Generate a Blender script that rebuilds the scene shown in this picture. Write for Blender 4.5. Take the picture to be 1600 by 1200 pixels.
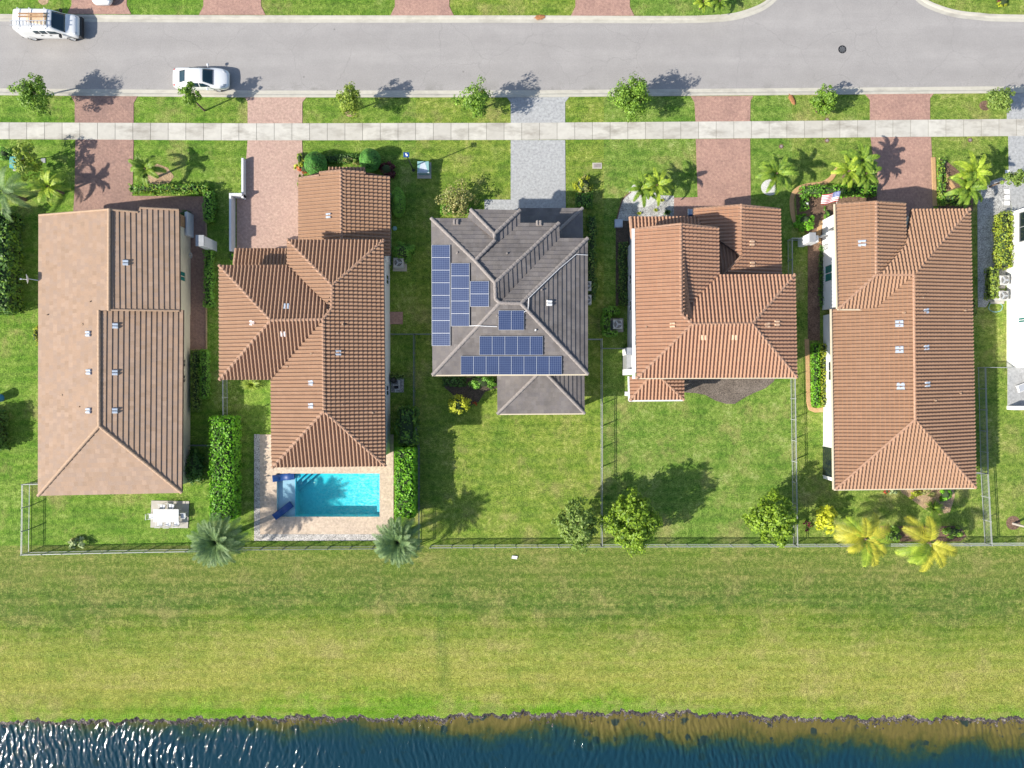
import bpy, bmesh, math, random
import numpy as np
from mathutils import Vector, Matrix
R = math.radians
random.seed(7); rng = np.random.default_rng(7)
scn = bpy.context.scene
for o in list(bpy.data.objects): bpy.data.objects.remove(o)
COL = scn.collection
# ---------------------------------------------------------------- camera, sky, sun, exposure
H, K = 63.0, 17.5                     # flying height (m), photo pixels per metre on the ground
cd = bpy.data.cameras.new('camera'); cam = bpy.data.objects.new('camera', cd); COL.objects.link(cam)
cam.location = (0, 0, H); cam.rotation_euler = (0, 0, 0)
cd.sensor_width = 36; cd.lens = 36 * H * K / 1600; cd.clip_start = 0.5; cd.clip_end = 2000
scn.camera = cam
SEL, SAZ = R(36), math.atan2(0.387, 0.922)
w = bpy.data.worlds.new('World'); scn.world = w; w.use_nodes = True
sky = w.node_tree.nodes.new('ShaderNodeTexSky'); sky.sky_type = 'NISHITA'; sky.sun_disc = False
sky.sun_elevation = SEL; sky.sun_rotation = R(247.2); sky.air_density = 1.0; sky.dust_density = 1.0
bg = w.node_tree.nodes['Background']; bg.inputs[1].default_value = 0.11
w.node_tree.links.new(sky.outputs[0], bg.inputs[0])
sd = bpy.data.lights.new('sun', 'SUN'); sd.energy = 4.5; sd.angle = R(0.8); sd.color = (1, 0.93, 0.82)
so = bpy.data.objects.new('sun', sd); COL.objects.link(so)
ldir = Vector((math.cos(SEL) * math.cos(SAZ), math.cos(SEL) * math.sin(SAZ), -math.sin(SEL)))
so.rotation_euler = ldir.to_track_quat('-Z', 'Y').to_euler(); so.location = (-60, -30, 60)
scn.view_settings.view_transform = 'Standard'; scn.view_settings.look = 'None'
scn.view_settings.exposure = 0.76; scn.view_settings.gamma = 1

# ---------------------------------------------------------------- helpers
def P(px, py, z=0.0):
    s = (H - z) / H / K
    return Vector(((px - 800) * s, (600 - py) * s, z))
def G(px, py): return P(px, py, 0.0)
def link(o, parent=None):
    COL.objects.link(o)
    if parent is not None: o.parent = parent
    return o
def tag(o, label=None, cat=None, group=None, kind=None):
    if label: o['label'] = label
    if cat: o['category'] = cat
    if group: o['group'] = group
    if kind: o['kind'] = kind
    return o
def empty(name, loc=(0, 0, 0), label=None, cat=None, group=None, rz=0):
    o = bpy.data.objects.new(name, None); o.empty_display_size = 0.3
    o.location = loc; o.rotation_euler = (0, 0, rz); link(o); return tag(o, label, cat, group)
def meshobj(name, me, mats, parent=None, loc=None, smooth=False):
    if not isinstance(mats, (list, tuple)): mats = [mats]
    for m in mats: me.materials.append(m)
    if smooth: me.polygons.foreach_set('use_smooth', [True] * len(me.polygons))
    o = bpy.data.objects.new(name, me)
    if loc is not None: o.location = loc
    return link(o, parent)
def from_np(name, v, f, mats, parent=None, loc=None, smooth=False, mi=None):
    me = bpy.data.meshes.new(name)
    v = np.asarray(v, dtype=np.float32); 
    if isinstance(f, np.ndarray):
        n, k = f.shape
        me.vertices.add(len(v)); me.vertices.foreach_set('co', v.ravel())
        me.loops.add(n * k); me.loops.foreach_set('vertex_index', f.astype(np.int32).ravel())
        me.polygons.add(n); me.polygons.foreach_set('loop_start', np.arange(0, n * k, k, dtype=np.int32))
        me.update(calc_edges=True)
    else:
        me.from_pydata([tuple(a) for a in v.tolist()], [], f); me.update()
    if mi is not None: me.polygons.foreach_set('material_index', np.asarray(mi, dtype=np.int32))
    return meshobj(name, me, mats, parent, loc, smooth)
class MB:
    """collects primitives, builds one mesh"""
    def __init__(s): s.v = []; s.f = []; s.mi = []
    def add(s, vs, fs, m=0):
        b = len(s.v); s.v += [tuple(a) for a in vs]; s.f += [tuple(b + i for i in f) for f in fs]; s.mi += [m] * len(fs)
    def box(s, x0, y0, z0, x1, y1, z1, m=0):
        s.add([(x0,y0,z0),(x1,y0,z0),(x1,y1,z0),(x0,y1,z0),(x0,y0,z1),(x1,y0,z1),(x1,y1,z1),(x0,y1,z1)],
              [(0,3,2,1),(4,5,6,7),(0,1,5,4),(1,2,6,5),(2,3,7,6),(3,0,4,7)], m)
    def cbox(s, x0, y0, z0, x1, y1, z1, c=0.02, m=0):   # box with chamfered top edge
        s.add([(x0,y0,z0),(x1,y0,z0),(x1,y1,z0),(x0,y1,z0),(x0,y0,z1-c),(x1,y0,z1-c),(x1,y1,z1-c),(x0,y1,z1-c),
               (x0+c,y0+c,z1),(x1-c,y0+c,z1),(x1-c,y1-c,z1),(x0+c,y1-c,z1)],
              [(0,3,2,1),(8,9,10,11),(0,1,5,4),(1,2,6,5),(2,3,7,6),(3,0,4,7),(4,5,9,8),(5,6,10,9),(6,7,11,10),(7,4,8,11)], m)
    def obox(s, c, u, lu, lv, h, m=0):                  # oriented flat box, c = bottom centre, u = unit dir
        u = Vector(u).normalized(); v = Vector((-u.y, u.x, 0)); c = Vector(c); up = Vector((0,0,h))
        q = [c - u*lu/2 - v*lv/2, c + u*lu/2 - v*lv/2, c + u*lu/2 + v*lv/2, c - u*lu/2 + v*lv/2]
        s.add(q + [a + up for a in q], [(0,3,2,1),(4,5,6,7),(0,1,5,4),(1,2,6,5),(2,3,7,6),(3,0,4,7)], m)
    def prism(s, pts, z0, z1, m=0):
        n = len(pts); s.add([(p[0], p[1], z0) for p in pts] + [(p[0], p[1], z1) for p in pts],
            [tuple(range(n))[::-1], tuple(range(n, 2*n))] + [(i, (i+1) % n, n + (i+1) % n, n + i) for i in range(n)], m)
    def tube(s, pts, rad, n=8, m=0, cap=True):
        pts = [Vector(p) for p in pts]
        if not isinstance(rad, (list, tuple)): rad = [rad] * len(pts)
        b = len(s.v)
        for i, p in enumerate(pts):
            d = (pts[min(i+1, len(pts)-1)] - pts[max(i-1, 0)]).normalized()
            a = Vector((0,0,1)) if abs(d.z) < 0.9 else Vector((1,0,0))
            x = d.cross(a).normalized(); y = d.cross(x)
            for k in range(n):
                t = 2*math.pi*k/n; q = p + (x*math.cos(t) + y*math.sin(t)) * rad[i]; s.v.append(tuple(q))
        for i in range(len(pts)-1):
            for k in range(n):
                s.f.append((b+i*n+k, b+i*n+(k+1)%n, b+(i+1)*n+(k+1)%n, b+(i+1)*n+k)); s.mi.append(m)
        if cap:
            s.f.append(tuple(b+k for k in range(n))); s.f.append(tuple(b+(len(pts)-1)*n+k for k in range(n))[::-1]); s.mi += [m, m]
    def cyl(s, c, r, h, n=20, m=0, r2=None):
        c = Vector(c); s.tube([c, c + Vector((0,0,h))], [r, r if r2 is None else r2], n, m)
    def lathe(s, c, prof, n=16, m=0):
        b = len(s.v)
        for r, z in prof:
            for k in range(n):
                t = 2*math.pi*k/n; s.v.append((c[0]+r*math.cos(t), c[1]+r*math.sin(t), c[2]+z))
        for i in range(len(prof)-1):
            for k in range(n): s.f.append((b+i*n+k, b+i*n+(k+1)%n, b+(i+1)*n+(k+1)%n, b+(i+1)*n+k)); s.mi.append(m)
    def build(s, name, mats, parent=None, loc=None, smooth=False):
        me = bpy.data.meshes.new(name); me.from_pydata(s.v, [], s.f); me.update()
        me.polygons.foreach_set('material_index', s.mi)
        return meshobj(name, me, mats, parent, loc, smooth)
def sheet(name, polys, z, mat, thick=0.0, label=None, cat=None, kind='structure'):
    """flat slabs from lists of photo points"""
    mb = MB()
    for poly in polys:
        pts = [G(*p) for p in poly]
        a = sum(pts[i].x*pts[(i+1)%len(pts)].y - pts[(i+1)%len(pts)].x*pts[i].y for i in range(len(pts)))
        if a < 0: pts = pts[::-1]
        mb.prism(pts, z - thick - 0.02, z)
    o = mb.build(name, mat)
    bm = bmesh.new(); bm.from_mesh(o.data); bmesh.ops.triangulate(bm, faces=[f for f in bm.faces if len(f.verts) > 4]); bm.to_mesh(o.data); bm.free()
    return tag(o, label, cat, None, kind)

# ---------------------------------------------------------------- materials
def newmat(name):
    m = bpy.data.materials.new(name); m.use_nodes = True; nt = m.node_tree
    return m, nt, nt.nodes, nt.links, nt.nodes['Principled BSDF']
def L4(c): return (c[0], c[1], c[2], 1)
def noise(nt, scale, detail=4, vec=None, rough=0.55, dist=0):
    n = nt.nodes.new('ShaderNodeTexNoise'); n.inputs['Scale'].default_value = scale; n.inputs['Detail'].default_value = detail
    n.inputs['Roughness'].default_value = rough; n.inputs['Distortion'].default_value = dist
    if vec is not None: nt.links.new(vec, n.inputs['Vector'])
    return n.outputs['Fac']
def ramp(nt, fac, stops, interp='LINEAR'):
    r = nt.nodes.new('ShaderNodeValToRGB'); r.color_ramp.interpolation = interp; e = r.color_ramp.elements
    while len(e) < len(stops): e.new(0.5)
    for i, (p, c) in enumerate(stops): e[i].position = p; e[i].color = L4(c)
    nt.links.new(fac, r.inputs[0]); return r.outputs[0]
def mix(nt, fac, a, b, mode='MIX'):
    n = nt.nodes.new('ShaderNodeMix'); n.data_type = 'RGBA'; n.blend_type = mode; n.clamp_factor = True
    def put(s, v):
        if hasattr(v, 'is_linked') or hasattr(v, 'links'): nt.links.new(v, s)
        elif isinstance(v, (int, float)): s.default_value = v
        else: s.default_value = L4(v)
    put(n.inputs[0], fac); put(n.inputs[6], a); put(n.inputs[7], b); return n.outputs[2]
def math_(nt, op, a, b=0.0, clamp=False):
    n = nt.nodes.new('ShaderNodeMath'); n.operation = op; n.use_clamp = clamp
    for i, v in enumerate((a, b)):
        if isinstance(v, (int, float)): n.inputs[i].default_value = v
        else: nt.links.new(v, n.inputs[i])
    return n.outputs[0]
def geo(nt):
    g = nt.nodes.new('ShaderNodeNewGeometry'); return g
def bump(nt, b, h, strength, dist):
    n = nt.nodes.new('ShaderNodeBump'); n.inputs['Strength'].default_value = strength; n.inputs['Distance'].default_value = dist
    nt.links.new(h, n.inputs['Height']); nt.links.new(n.outputs[0], b.inputs['Normal'])
def plain(name, c, rough=0.6, metal=0.0, var=0.12, scale=3.0, bmp=0.0, spec=None):
    m, nt, N, Lk, b = newmat(name); g = geo(nt)
    n = noise(nt, scale, 5, g.outputs['Position'])
    Lk.new(ramp(nt, n, [(0.3, [x*(1-var) for x in c]), (0.7, [min(1, x*(1+var)) for x in c])]), b.inputs['Base Color'])
    b.inputs['Roughness'].default_value = rough; b.inputs['Metallic'].default_value = metal
    if bmp: bump(nt, b, noise(nt, 60, 3, g.outputs['Position']), bmp, 0.01)
    return m
def mottled(name, stops, s1, s2, rough=0.85, fine=40, fstr=0.25, bmp=0.3, bd=0.02):
    """large patches x medium patches x fine grain"""
    m, nt, N, Lk, b = newmat(name); g = geo(nt); pos = g.outputs['Position']
    f = math_(nt, 'ADD', math_(nt, 'MULTIPLY', noise(nt, s1, 3, pos), 0.55), math_(nt, 'MULTIPLY', noise(nt, s2, 6, pos, 0.7), 0.45))
    c = ramp(nt, f, stops)
    gr = noise(nt, fine, 2, pos)
    c = mix(nt, fstr, c, ramp(nt, gr, [(0.35, (0.1,0.1,0.1)), (0.65, (0.9,0.9,0.9))]), 'OVERLAY')
    Lk.new(c, b.inputs['Base Color']); b.inputs['Roughness'].default_value = rough
    if bmp: bump(nt, b, gr, bmp, bd)
    return m
def leafmat(name, cols, trans=0.3, rough=0.55):
    cols = [tuple(min(0.8, x*1.3) for x in c) for c in cols]
    m, nt, N, Lk, b = newmat(name); g = geo(nt)
    c = ramp(nt, g.outputs['Random Per Island'], [(i/(len(cols)-1), c) for i, c in enumerate(cols)])
    c2 = mix(nt, 0.35, c, ramp(nt, noise(nt, 1.6, 2, g.outputs['Position']), [(0.35, [x*0.45 for x in cols[0]]), (0.65, [min(1, x*1.3) for x in cols[-1]])]))
    Lk.new(c2, b.inputs['Base Color']); b.inputs['Roughness'].default_value = rough
    t = N.new('ShaderNodeBsdfTranslucent'); Lk.new(c2, t.inputs['Color'])
    ms = N.new('ShaderNodeMixShader'); ms.inputs[0].default_value = trans
    Lk.new(b.outputs[0], ms.inputs[1]); Lk.new(t.outputs[0], ms.inputs[2]); Lk.new(ms.outputs[0], N['Material Output'].inputs['Surface'])
    return m
def tilemat(name, cols, stain=(0.1,0.07,0.05), sfac=0.35):
    m, nt, N, Lk, b = newmat(name); g = geo(nt)
    uv = N.new('ShaderNodeUVMap'); fl = N.new('ShaderNodeVectorMath'); fl.operation = 'FLOOR'; Lk.new(uv.outputs[0], fl.inputs[0])
    wn = N.new('ShaderNodeTexWhiteNoise'); wn.noise_dimensions = '2D'; Lk.new(fl.outputs[0], wn.inputs['Vector'])
    c = ramp(nt, wn.outputs['Value'], [(i/(len(cols)-1), c) for i, c in enumerate(cols)])
    n = noise(nt, 0.6, 6, g.outputs['Position'], 0.65)
    c = mix(nt, math_(nt, 'MULTIPLY', ramp(nt, n, [(0.45, (0,0,0)), (0.75, (1,1,1))]), sfac), c, stain)
    gr = noise(nt, 25, 3, g.outputs['Position'])
    c = mix(nt, 0.2, c, ramp(nt, gr, [(0.3, (0.15,)*3), (0.7, (0.85,)*3)]), 'OVERLAY')
    Lk.new(c, b.inputs['Base Color']); b.inputs['Roughness'].default_value = 0.75
    return m
def pavermat(name, cols, joint, bw=0.24, bh=0.12, rot=45):
    m, nt, N, Lk, b = newmat(name); g = geo(nt)
    mp = N.new('ShaderNodeMapping'); mp.inputs['Rotation'].default_value = (0, 0, R(rot)); Lk.new(g.outputs['Position'], mp.inputs['Vector'])
    br = N.new('ShaderNodeTexBrick'); br.inputs['Scale'].default_value = 1; br.inputs['Brick Width'].default_value = bw; br.inputs['Row Height'].default_value = bh
    br.inputs['Mortar Size'].default_value = 0.006; br.inputs['Color1'].default_value = L4(cols[0]); br.inputs['Color2'].default_value = L4(cols[1]); br.inputs['Mortar'].default_value = L4(joint)
    Lk.new(mp.outputs[0], br.inputs['Vector'])
    n = noise(nt, 0.5, 7, g.outputs['Position'], 0.7)
    c = mix(nt, math_(nt, 'MULTIPLY', ramp(nt, n, [(0.42, (0,0,0)), (0.62, (1,1,1))]), 0.55), br.outputs['Color'], cols[2])
    n2 = noise(nt, 5, 5, g.outputs['Position'], 0.7)
    c = mix(nt, 0.45, c, ramp(nt, n2, [(0.3, (0.2,)*3), (0.7, (0.8,)*3)]), 'OVERLAY')
    Lk.new(c, b.inputs['Base Color']); b.inputs['Roughness'].default_value = 0.85
    bump(nt, b, n2, 0.25, 0.01); return m
M = {}
# lawn + bank, zones laid out in world metres
def groundmat():
    m, nt, N, Lk, b = newmat('lawn'); g = geo(nt); pos = g.outputs['Position']
    sp = N.new('ShaderNodeSeparateXYZ'); Lk.new(pos, sp.inputs[0]); X, Y, Z = sp.outputs
    mp = N.new('ShaderNodeMapping'); mp.inputs['Scale'].default_value = (0.35, 1, 1); Lk.new(pos, mp.inputs['Vector'])
    nL = noise(nt, 0.09, 4, mp.outputs[0]); nM = noise(nt, 0.45, 5, pos, 0.65); nS = noise(nt, 2.6, 6, pos, 0.72); nF = noise(nt, 11, 5, pos, 0.75)
    # yards: every lot has its own grass
    f = math_(nt, 'ADD', math_(nt, 'MULTIPLY', nM, 0.55), math_(nt, 'MULTIPLY', nS, 0.45))
    yard = ramp(nt, f, [(0.34, (0.068,0.14,0.018)), (0.45, (0.125,0.212,0.03)), (0.54, (0.19,0.265,0.046)), (0.64, (0.31,0.33,0.11))])
    xx = math_(nt, 'DIVIDE', math_(nt, 'ADD', X, 50.0), 100.0, True)
    lot = ramp(nt, xx, [(0.0, (0.36,0.52,0.3)), (0.231, (0.4,0.5,0.34)), (0.414, (0.56,0.54,0.42)), (0.579, (0.43,0.52,0.5)), (0.75, (0.55,0.53,0.54)), (0.92, (0.6,0.57,0.56))], 'CONSTANT')
    yard = mix(nt, 0.6, yard, lot, 'OVERLAY')
    n5 = noise(nt, 0.28, 6, pos, 0.7)
    yard = mix(nt, math_(nt, 'MULTIPLY', ramp(nt, n5, [(0.52, (0,0,0)), (0.66, (1,1,1))]), 0.55), yard, (0.34,0.29,0.12))
    yard = mix(nt, math_(nt, 'MULTIPLY', ramp(nt, n5, [(0.34, (1,1,1)), (0.46, (0,0,0))]), 0.5), yard, (0.075,0.18,0.02))
    # bank: bands along Y, shaken by noise
    yw = math_(nt, 'ADD', Y, math_(nt, 'MULTIPLY', math_(nt, 'SUBTRACT', nL, 0.5), 8))
    yw = math_(nt, 'ADD', yw, math_(nt, 'MULTIPLY', math_(nt, 'SUBTRACT', nM, 0.5), 5))
    t = math_(nt, 'DIVIDE', math_(nt, 'SUBTRACT', -13.5, yw), 17.5, True)
    band = ramp(nt, t, [(0.0, (0.13,0.205,0.03)), (0.2, (0.125,0.18,0.032)), (0.37, (0.07,0.135,0.02)), (0.47, (0.13,0.2,0.022)), (0.6, (0.22,0.26,0.042)),
                        (0.78, (0.26,0.275,0.05)), (0.88, (0.2,0.26,0.032)), (0.95, (0.12,0.27,0.01)), (1.0, (0.1,0.24,0.008))])
    ms_ = N.new('ShaderNodeMapping'); ms_.inputs['Scale'].default_value = (0.14, 1.0, 1); Lk.new(pos, ms_.inputs['Vector'])
    nst = noise(nt, 1.3, 5, ms_.outputs[0], 0.6)
    band = mix(nt, math_(nt, 'MULTIPLY', ramp(nt, nst, [(0.5, (0,0,0)), (0.66, (1,1,1))]), 0.32), band, (0.34,0.3,0.1))
    band = mix(nt, math_(nt, 'MULTIPLY', ramp(nt, nst, [(0.34, (1,1,1)), (0.48, (0,0,0))]), 0.28), band, (0.09,0.17,0.02))
    straw = math_(nt, 'MULTIPLY', ramp(nt, nS, [(0.48, (0,0,0)), (0.68, (1,1,1))]), math_(nt, 'SUBTRACT', 0.6, math_(nt, 'MULTIPLY', t, 0.45)))
    band = mix(nt, straw, band, (0.33,0.28,0.1))
    band = mix(nt, math_(nt, 'MULTIPLY', ramp(nt, n5, [(0.36, (1,1,1)), (0.48, (0,0,0))]), 0.45), band, (0.1,0.19,0.018))
    band = mix(nt, math_(nt, 'MULTIPLY', ramp(nt, n5, [(0.53, (0,0,0)), (0.66, (1,1,1))]), 0.4), band, (0.33,0.27,0.115))
    # a worn wet furrow running down the bank
    fx = math_(nt, 'ABSOLUTE', math_(nt, 'ADD', math_(nt, 'ADD', X, 6.2), math_(nt, 'MULTIPLY', math_(nt, 'SUBTRACT', nM, 0.5), 3.0)))
    fm = math_(nt, 'MULTIPLY', math_(nt, 'SUBTRACT', 1.0, math_(nt, 'MULTIPLY', fx, 1.3), True), math_(nt, 'MULTIPLY', math_(nt, 'SUBTRACT', -17.5, Y), math_(nt, 'MULTIPLY', math_(nt, 'ADD', Y, 28.5), 0.05), True))
    band = mix(nt, math_(nt, 'MULTIPLY', fm, 0.45), band, (0.05,0.12,0.016))
    isb = math_(nt, 'MULTIPLY', math_(nt, 'SUBTRACT', -14.35, Y), 6, True)
    c = mix(nt, isb, yard, band)
    # mowing stripes in yards
    wv = math_(nt, 'SINE', math_(nt, 'ADD', math_(nt, 'MULTIPLY', Y, 6.5), math_(nt, 'MULTIPLY', nM, 5)))
    c = mix(nt, math_(nt, 'MULTIPLY', math_(nt, 'ADD', wv, 1), 0.07), c, (0.33,0.34,0.11))
    # blades
    c = mix(nt, 0.38, c, ramp(nt, nS, [(0.34, (0.16,0.16,0.16)), (0.5, (0.5,0.5,0.5)), (0.66, (0.84,0.84,0.84))]), 'OVERLAY')
    c = mix(nt, 0.9, c, ramp(nt, nF, [(0.3, (0.08,0.08,0.08)), (0.5, (0.5,0.5,0.5)), (0.7, (0.95,0.95,0.95))]), 'OVERLAY')
    wn = N.new('ShaderNodeTexVoronoi'); wn.inputs['Scale'].default_value = 4.5; wn.inputs['Randomness'].default_value = 1; Lk.new(pos, wn.inputs['Vector'])
    spk = ramp(nt, wn.outputs['Distance'], [(0.1, (1,1,1)), (0.28, (0,0,0))])
    c = mix(nt, math_(nt, 'MULTIPLY', math_(nt, 'MULTIPLY', spk, nS), 0.9), c, (0.025,0.06,0.01))
    # mud below the bank edge
    c = mix(nt, math_(nt, 'MULTIPLY', math_(nt, 'SUBTRACT', -1.02, Z), 12, True), c, mix(nt, nF, (0.02,0.018,0.015), (0.1,0.08,0.06)))
    Lk.new(c, b.inputs['Base Color']); b.inputs['Roughness'].default_value = 0.95; b.inputs['Specular IOR Level'].default_value = 0.15
    bump(nt, b, math_(nt, 'ADD', nF, math_(nt, 'MULTIPLY', nS, 0.6)), 0.9, 0.10); return m
M['lawn'] = groundmat()
def roadmat():
    m, nt, N, Lk, b = newmat('asphalt'); g = geo(nt); pos = g.outputs['Position']
    mp = N.new('ShaderNodeMapping'); mp.inputs['Scale'].default_value = (0.12, 1.0, 1); Lk.new(pos, mp.inputs['Vector'])
    a = noise(nt, 1.1, 5, mp.outputs[0]); bb = noise(nt, 0.5, 6, pos, 0.65); f = noise(nt, 35, 3, pos)
    c = ramp(nt, math_(nt, 'ADD', math_(nt, 'MULTIPLY', a, 0.5), math_(nt, 'MULTIPLY', bb, 0.5)), [(0.3, (0.27,0.258,0.25)), (0.5, (0.305,0.292,0.283)), (0.7, (0.345,0.33,0.318))])
    v = N.new('ShaderNodeTexVoronoi'); v.inputs['Scale'].default_value = 0.45; Lk.new(pos, v.inputs['Vector'])
    c = mix(nt, math_(nt, 'MULTIPLY', ramp(nt, v.outputs['Distance'], [(0.015, (1,1,1)), (0.05, (0,0,0))]), 0.7), c, (0.09,0.085,0.08))
    ve = N.new('ShaderNodeTexVoronoi'); ve.feature = 'DISTANCE_TO_EDGE'; ve.inputs['Scale'].default_value = 0.16
    ds = N.new('ShaderNodeVectorMath'); ds.operation = 'ADD'; nz = N.new('ShaderNodeTexNoise'); nz.inputs['Scale'].default_value = 0.8; Lk.new(pos, nz.inputs['Vector']); Lk.new(pos, ds.inputs[0]); Lk.new(nz.outputs['Color'], ds.inputs[1]); Lk.new(ds.outputs[0], ve.inputs['Vector'])
    c = mix(nt, math_(nt, 'MULTIPLY', ramp(nt, ve.outputs['Distance'], [(0.0, (1,1,1)), (0.006, (0,0,0))]), math_(nt, 'MULTIPLY', bb, 0.5)), c, (0.14,0.135,0.13))
    sp = N.new('ShaderNodeSeparateXYZ'); Lk.new(pos, sp.inputs[0])
    wet = math_(nt, 'MULTIPLY', math_(nt, 'SUBTRACT', 1.0, math_(nt, 'MULTIPLY', math_(nt, 'SUBTRACT', sp.outputs[1], 26.2), 0.8), True), ramp(nt, bb, [(0.5, (0,0,0)), (0.62, (1,1,1))]))
    c = mix(nt, math_(nt, 'MULTIPLY', wet, 0.55), c, (0.17,0.165,0.15))
    tr_ = math_(nt, 'SINE', math_(nt, 'MULTIPLY', sp.outputs[1], 2.1)); c = mix(nt, math_(nt, 'MULTIPLY', math_(nt, 'ADD', tr_, 1.0), math_(nt, 'MULTIPLY', a, 0.16)), c, (0.2,0.19,0.185))
    c = mix(nt, 0.35, c, ramp(nt, f, [(0.3, (0.1,)*3), (0.7, (0.9,)*3)]), 'OVERLAY')
    Lk.new(c, b.inputs['Base Color']); b.inputs['Roughness'].default_value = 0.85; bump(nt, b, f, 0.3, 0.01); return m
M['road'] = roadmat()
def concretemat(name, c0, c1, cst, st=0.5):
    m, nt, N, Lk, b = newmat(name); g = geo(nt); pos = g.outputs['Position']
    mp = N.new('ShaderNodeMapping'); mp.inputs['Scale'].default_value = (0.35, 1.0, 1); Lk.new(pos, mp.inputs['Vector'])
    c = ramp(nt, noise(nt, 2, 5, pos), [(0.3, c0), (0.7, c1)])
    s = math_(nt, 'MULTIPLY', ramp(nt, noise(nt, 0.9, 7, mp.outputs[0], 0.7), [(0.48, (0,0,0)), (0.66, (1,1,1))]), st)
    c = mix(nt, s, c, cst)
    c = mix(nt, g.outputs['Random Per Island'], c, mix(nt, 0.35, c, (0.3,0.28,0.25)))
    Lk.new(c, b.inputs['Base Color']); b.inputs['Roughness'].default_value = 0.85; bump(nt, b, noise(nt, 50, 3, pos), 0.2, 0.01); return m
M['walk'] = concretemat('sidewalk_concrete', (0.47,0.455,0.41), (0.55,0.535,0.48), (0.24,0.22,0.185), 0.75)
M['kerb'] = concretemat('kerb_concrete', (0.46,0.44,0.37), (0.53,0.51,0.44), (0.24,0.22,0.19), 0.55)
M['slab'] = concretemat('pad_concrete', (0.42,0.4,0.35), (0.5,0.47,0.42), (0.33,0.3,0.26), 0.4)
M['joint'] = plain('joint', (0.2,0.19,0.16), 0.9)
M['pink_paver'] = pavermat('pink_pavers', [(0.4113,0.2517,0.1958), (0.3599,0.2129,0.1692), (0.2468,0.1497,0.1245)], (0.2468,0.1641,0.1287))
M['rose_paver'] = pavermat('rose_pavers', [(0.446,0.31,0.248), (0.408,0.273,0.221), (0.38,0.254,0.212)], (0.342,0.245,0.199))
M['dark_paver'] = pavermat('weathered_pavers', [(0.3496,0.2173,0.1692), (0.2879,0.1741,0.1383), (0.2056,0.1308,0.1117)], (0.1851,0.1209,0.0979))
M['grey_paver'] = pavermat('grey_pavers', [(0.37,0.38,0.38), (0.34,0.35,0.355), (0.33,0.335,0.34)], (0.3,0.305,0.31), 0.2, 0.1, 0)
M['travertine'] = pavermat('travertine_deck', [(0.56,0.45,0.34), (0.5,0.4,0.3), (0.44,0.35,0.28)], (0.38,0.31,0.25), 0.6, 0.4, 0)
M['gravel'] = mottled('grey_gravel', [(0.35, (0.26,0.26,0.25)), (0.65, (0.46,0.46,0.45))], 1.5, 8, 0.95, 22, 0.9, 0.6, 0.04)
M['white_stone'] = mottled('white_pebbles', [(0.35, (0.45,0.45,0.43)), (0.65, (0.62,0.62,0.6))], 1.5, 8, 0.9, 22, 0.6, 0.6, 0.04)
M['border_stone'] = mottled('pebble_border', [(0.38, (0.323,0.306,0.281)), (0.62, (0.51,0.484,0.451))], 2, 12, 0.9, 20, 0.8, 0.6, 0.04)
M['mulch'] = mottled('mulch', [(0.35, (0.1,0.06,0.04)), (0.65, (0.24,0.15,0.1))], 1, 6, 0.95, 18, 0.8, 0.8, 0.05)
M['grey_mulch'] = mottled('grey_mulch', [(0.35, (0.1,0.08,0.065)), (0.65, (0.18,0.15,0.125))], 1, 6, 0.95, 18, 0.7, 0.8, 0.05)
M['dark_mulch'] = mottled('dark_mulch', [(0.35, (0.05,0.04,0.028)), (0.65, (0.12,0.09,0.07))], 1, 6, 0.95, 18, 0.7, 0.8, 0.05)
M['edging'] = mottled('tan_edging', [(0.35, (0.4,0.24,0.11)), (0.65, (0.5,0.32,0.17))], 1, 6, 0.9, 20, 0.3, 0.3, 0.02)
M['soil'] = mottled('soil', [(0.35, (0.3,0.2,0.12)), (0.65, (0.45,0.33,0.2))], 1, 6, 0.95, 18, 0.6, 0.8, 0.05)
M['terra'] = tilemat('terracotta_barrel_tile', [(0.319,0.1887,0.117), (0.3352,0.2014,0.1248), (0.3265,0.195,0.1209), (0.3514,0.212,0.1336)], (0.2162,0.1272,0.0829), 0.22)
M['rose'] = tilemat('rose_barrel_tile', [(0.3572,0.2009,0.1259), (0.373,0.2142,0.1355), (0.3677,0.206,0.1307), (0.3887,0.2266,0.1452)], (0.2416,0.1442,0.0968), 0.2)
M['tan'] = tilemat('tan_flat_tile', [(0.285,0.19,0.125), (0.345,0.23,0.155), (0.31,0.21,0.145), (0.3,0.21,0.155), (0.365,0.25,0.175)], (0.25,0.18,0.13), 0.4)
M['slate'] = tilemat('grey_flat_tile', [(0.1316,0.1176,0.1103), (0.1645,0.147,0.1365), (0.141,0.1274,0.126), (0.1786,0.1617,0.1522)], (0.0705,0.0637,0.063), 0.75)
M['terra_cap'] = plain('terracotta_cap', (0.361,0.219,0.147), 0.75, 0, 0.15, 6)
M['tan_cap'] = plain('tan_cap', (0.396,0.27,0.18), 0.75, 0, 0.12, 6)
M['slate_cap'] = plain('grey_cap', (0.2488,0.221,0.2055), 0.8, 0, 0.2, 6)
M['deck'] = plain('roof_deck', (0.09,0.06,0.05), 0.9)
M['white_wall'] = plain('white_stucco', (0.74,0.74,0.74), 0.85, 0, 0.04, 2)
M['cream_wall'] = plain('cream_stucco', (0.62,0.56,0.43), 0.85, 0, 0.05, 2)
M['grey_wall'] = plain('pale_grey_stucco', (0.6,0.61,0.63), 0.85, 0, 0.05, 2)
M['white'] = plain('white_metal', (0.75,0.75,0.75), 0.4, 0, 0.03)
M['cream'] = plain('cream_trim', (0.6,0.53,0.4), 0.5, 0, 0.05)
M['grey'] = plain('grey_metal', (0.33,0.34,0.35), 0.5, 0.2, 0.08)
M['pale_metal'] = plain('pale_fence_metal', (0.36,0.38,0.38), 0.45, 0.2, 0.05)
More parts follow.
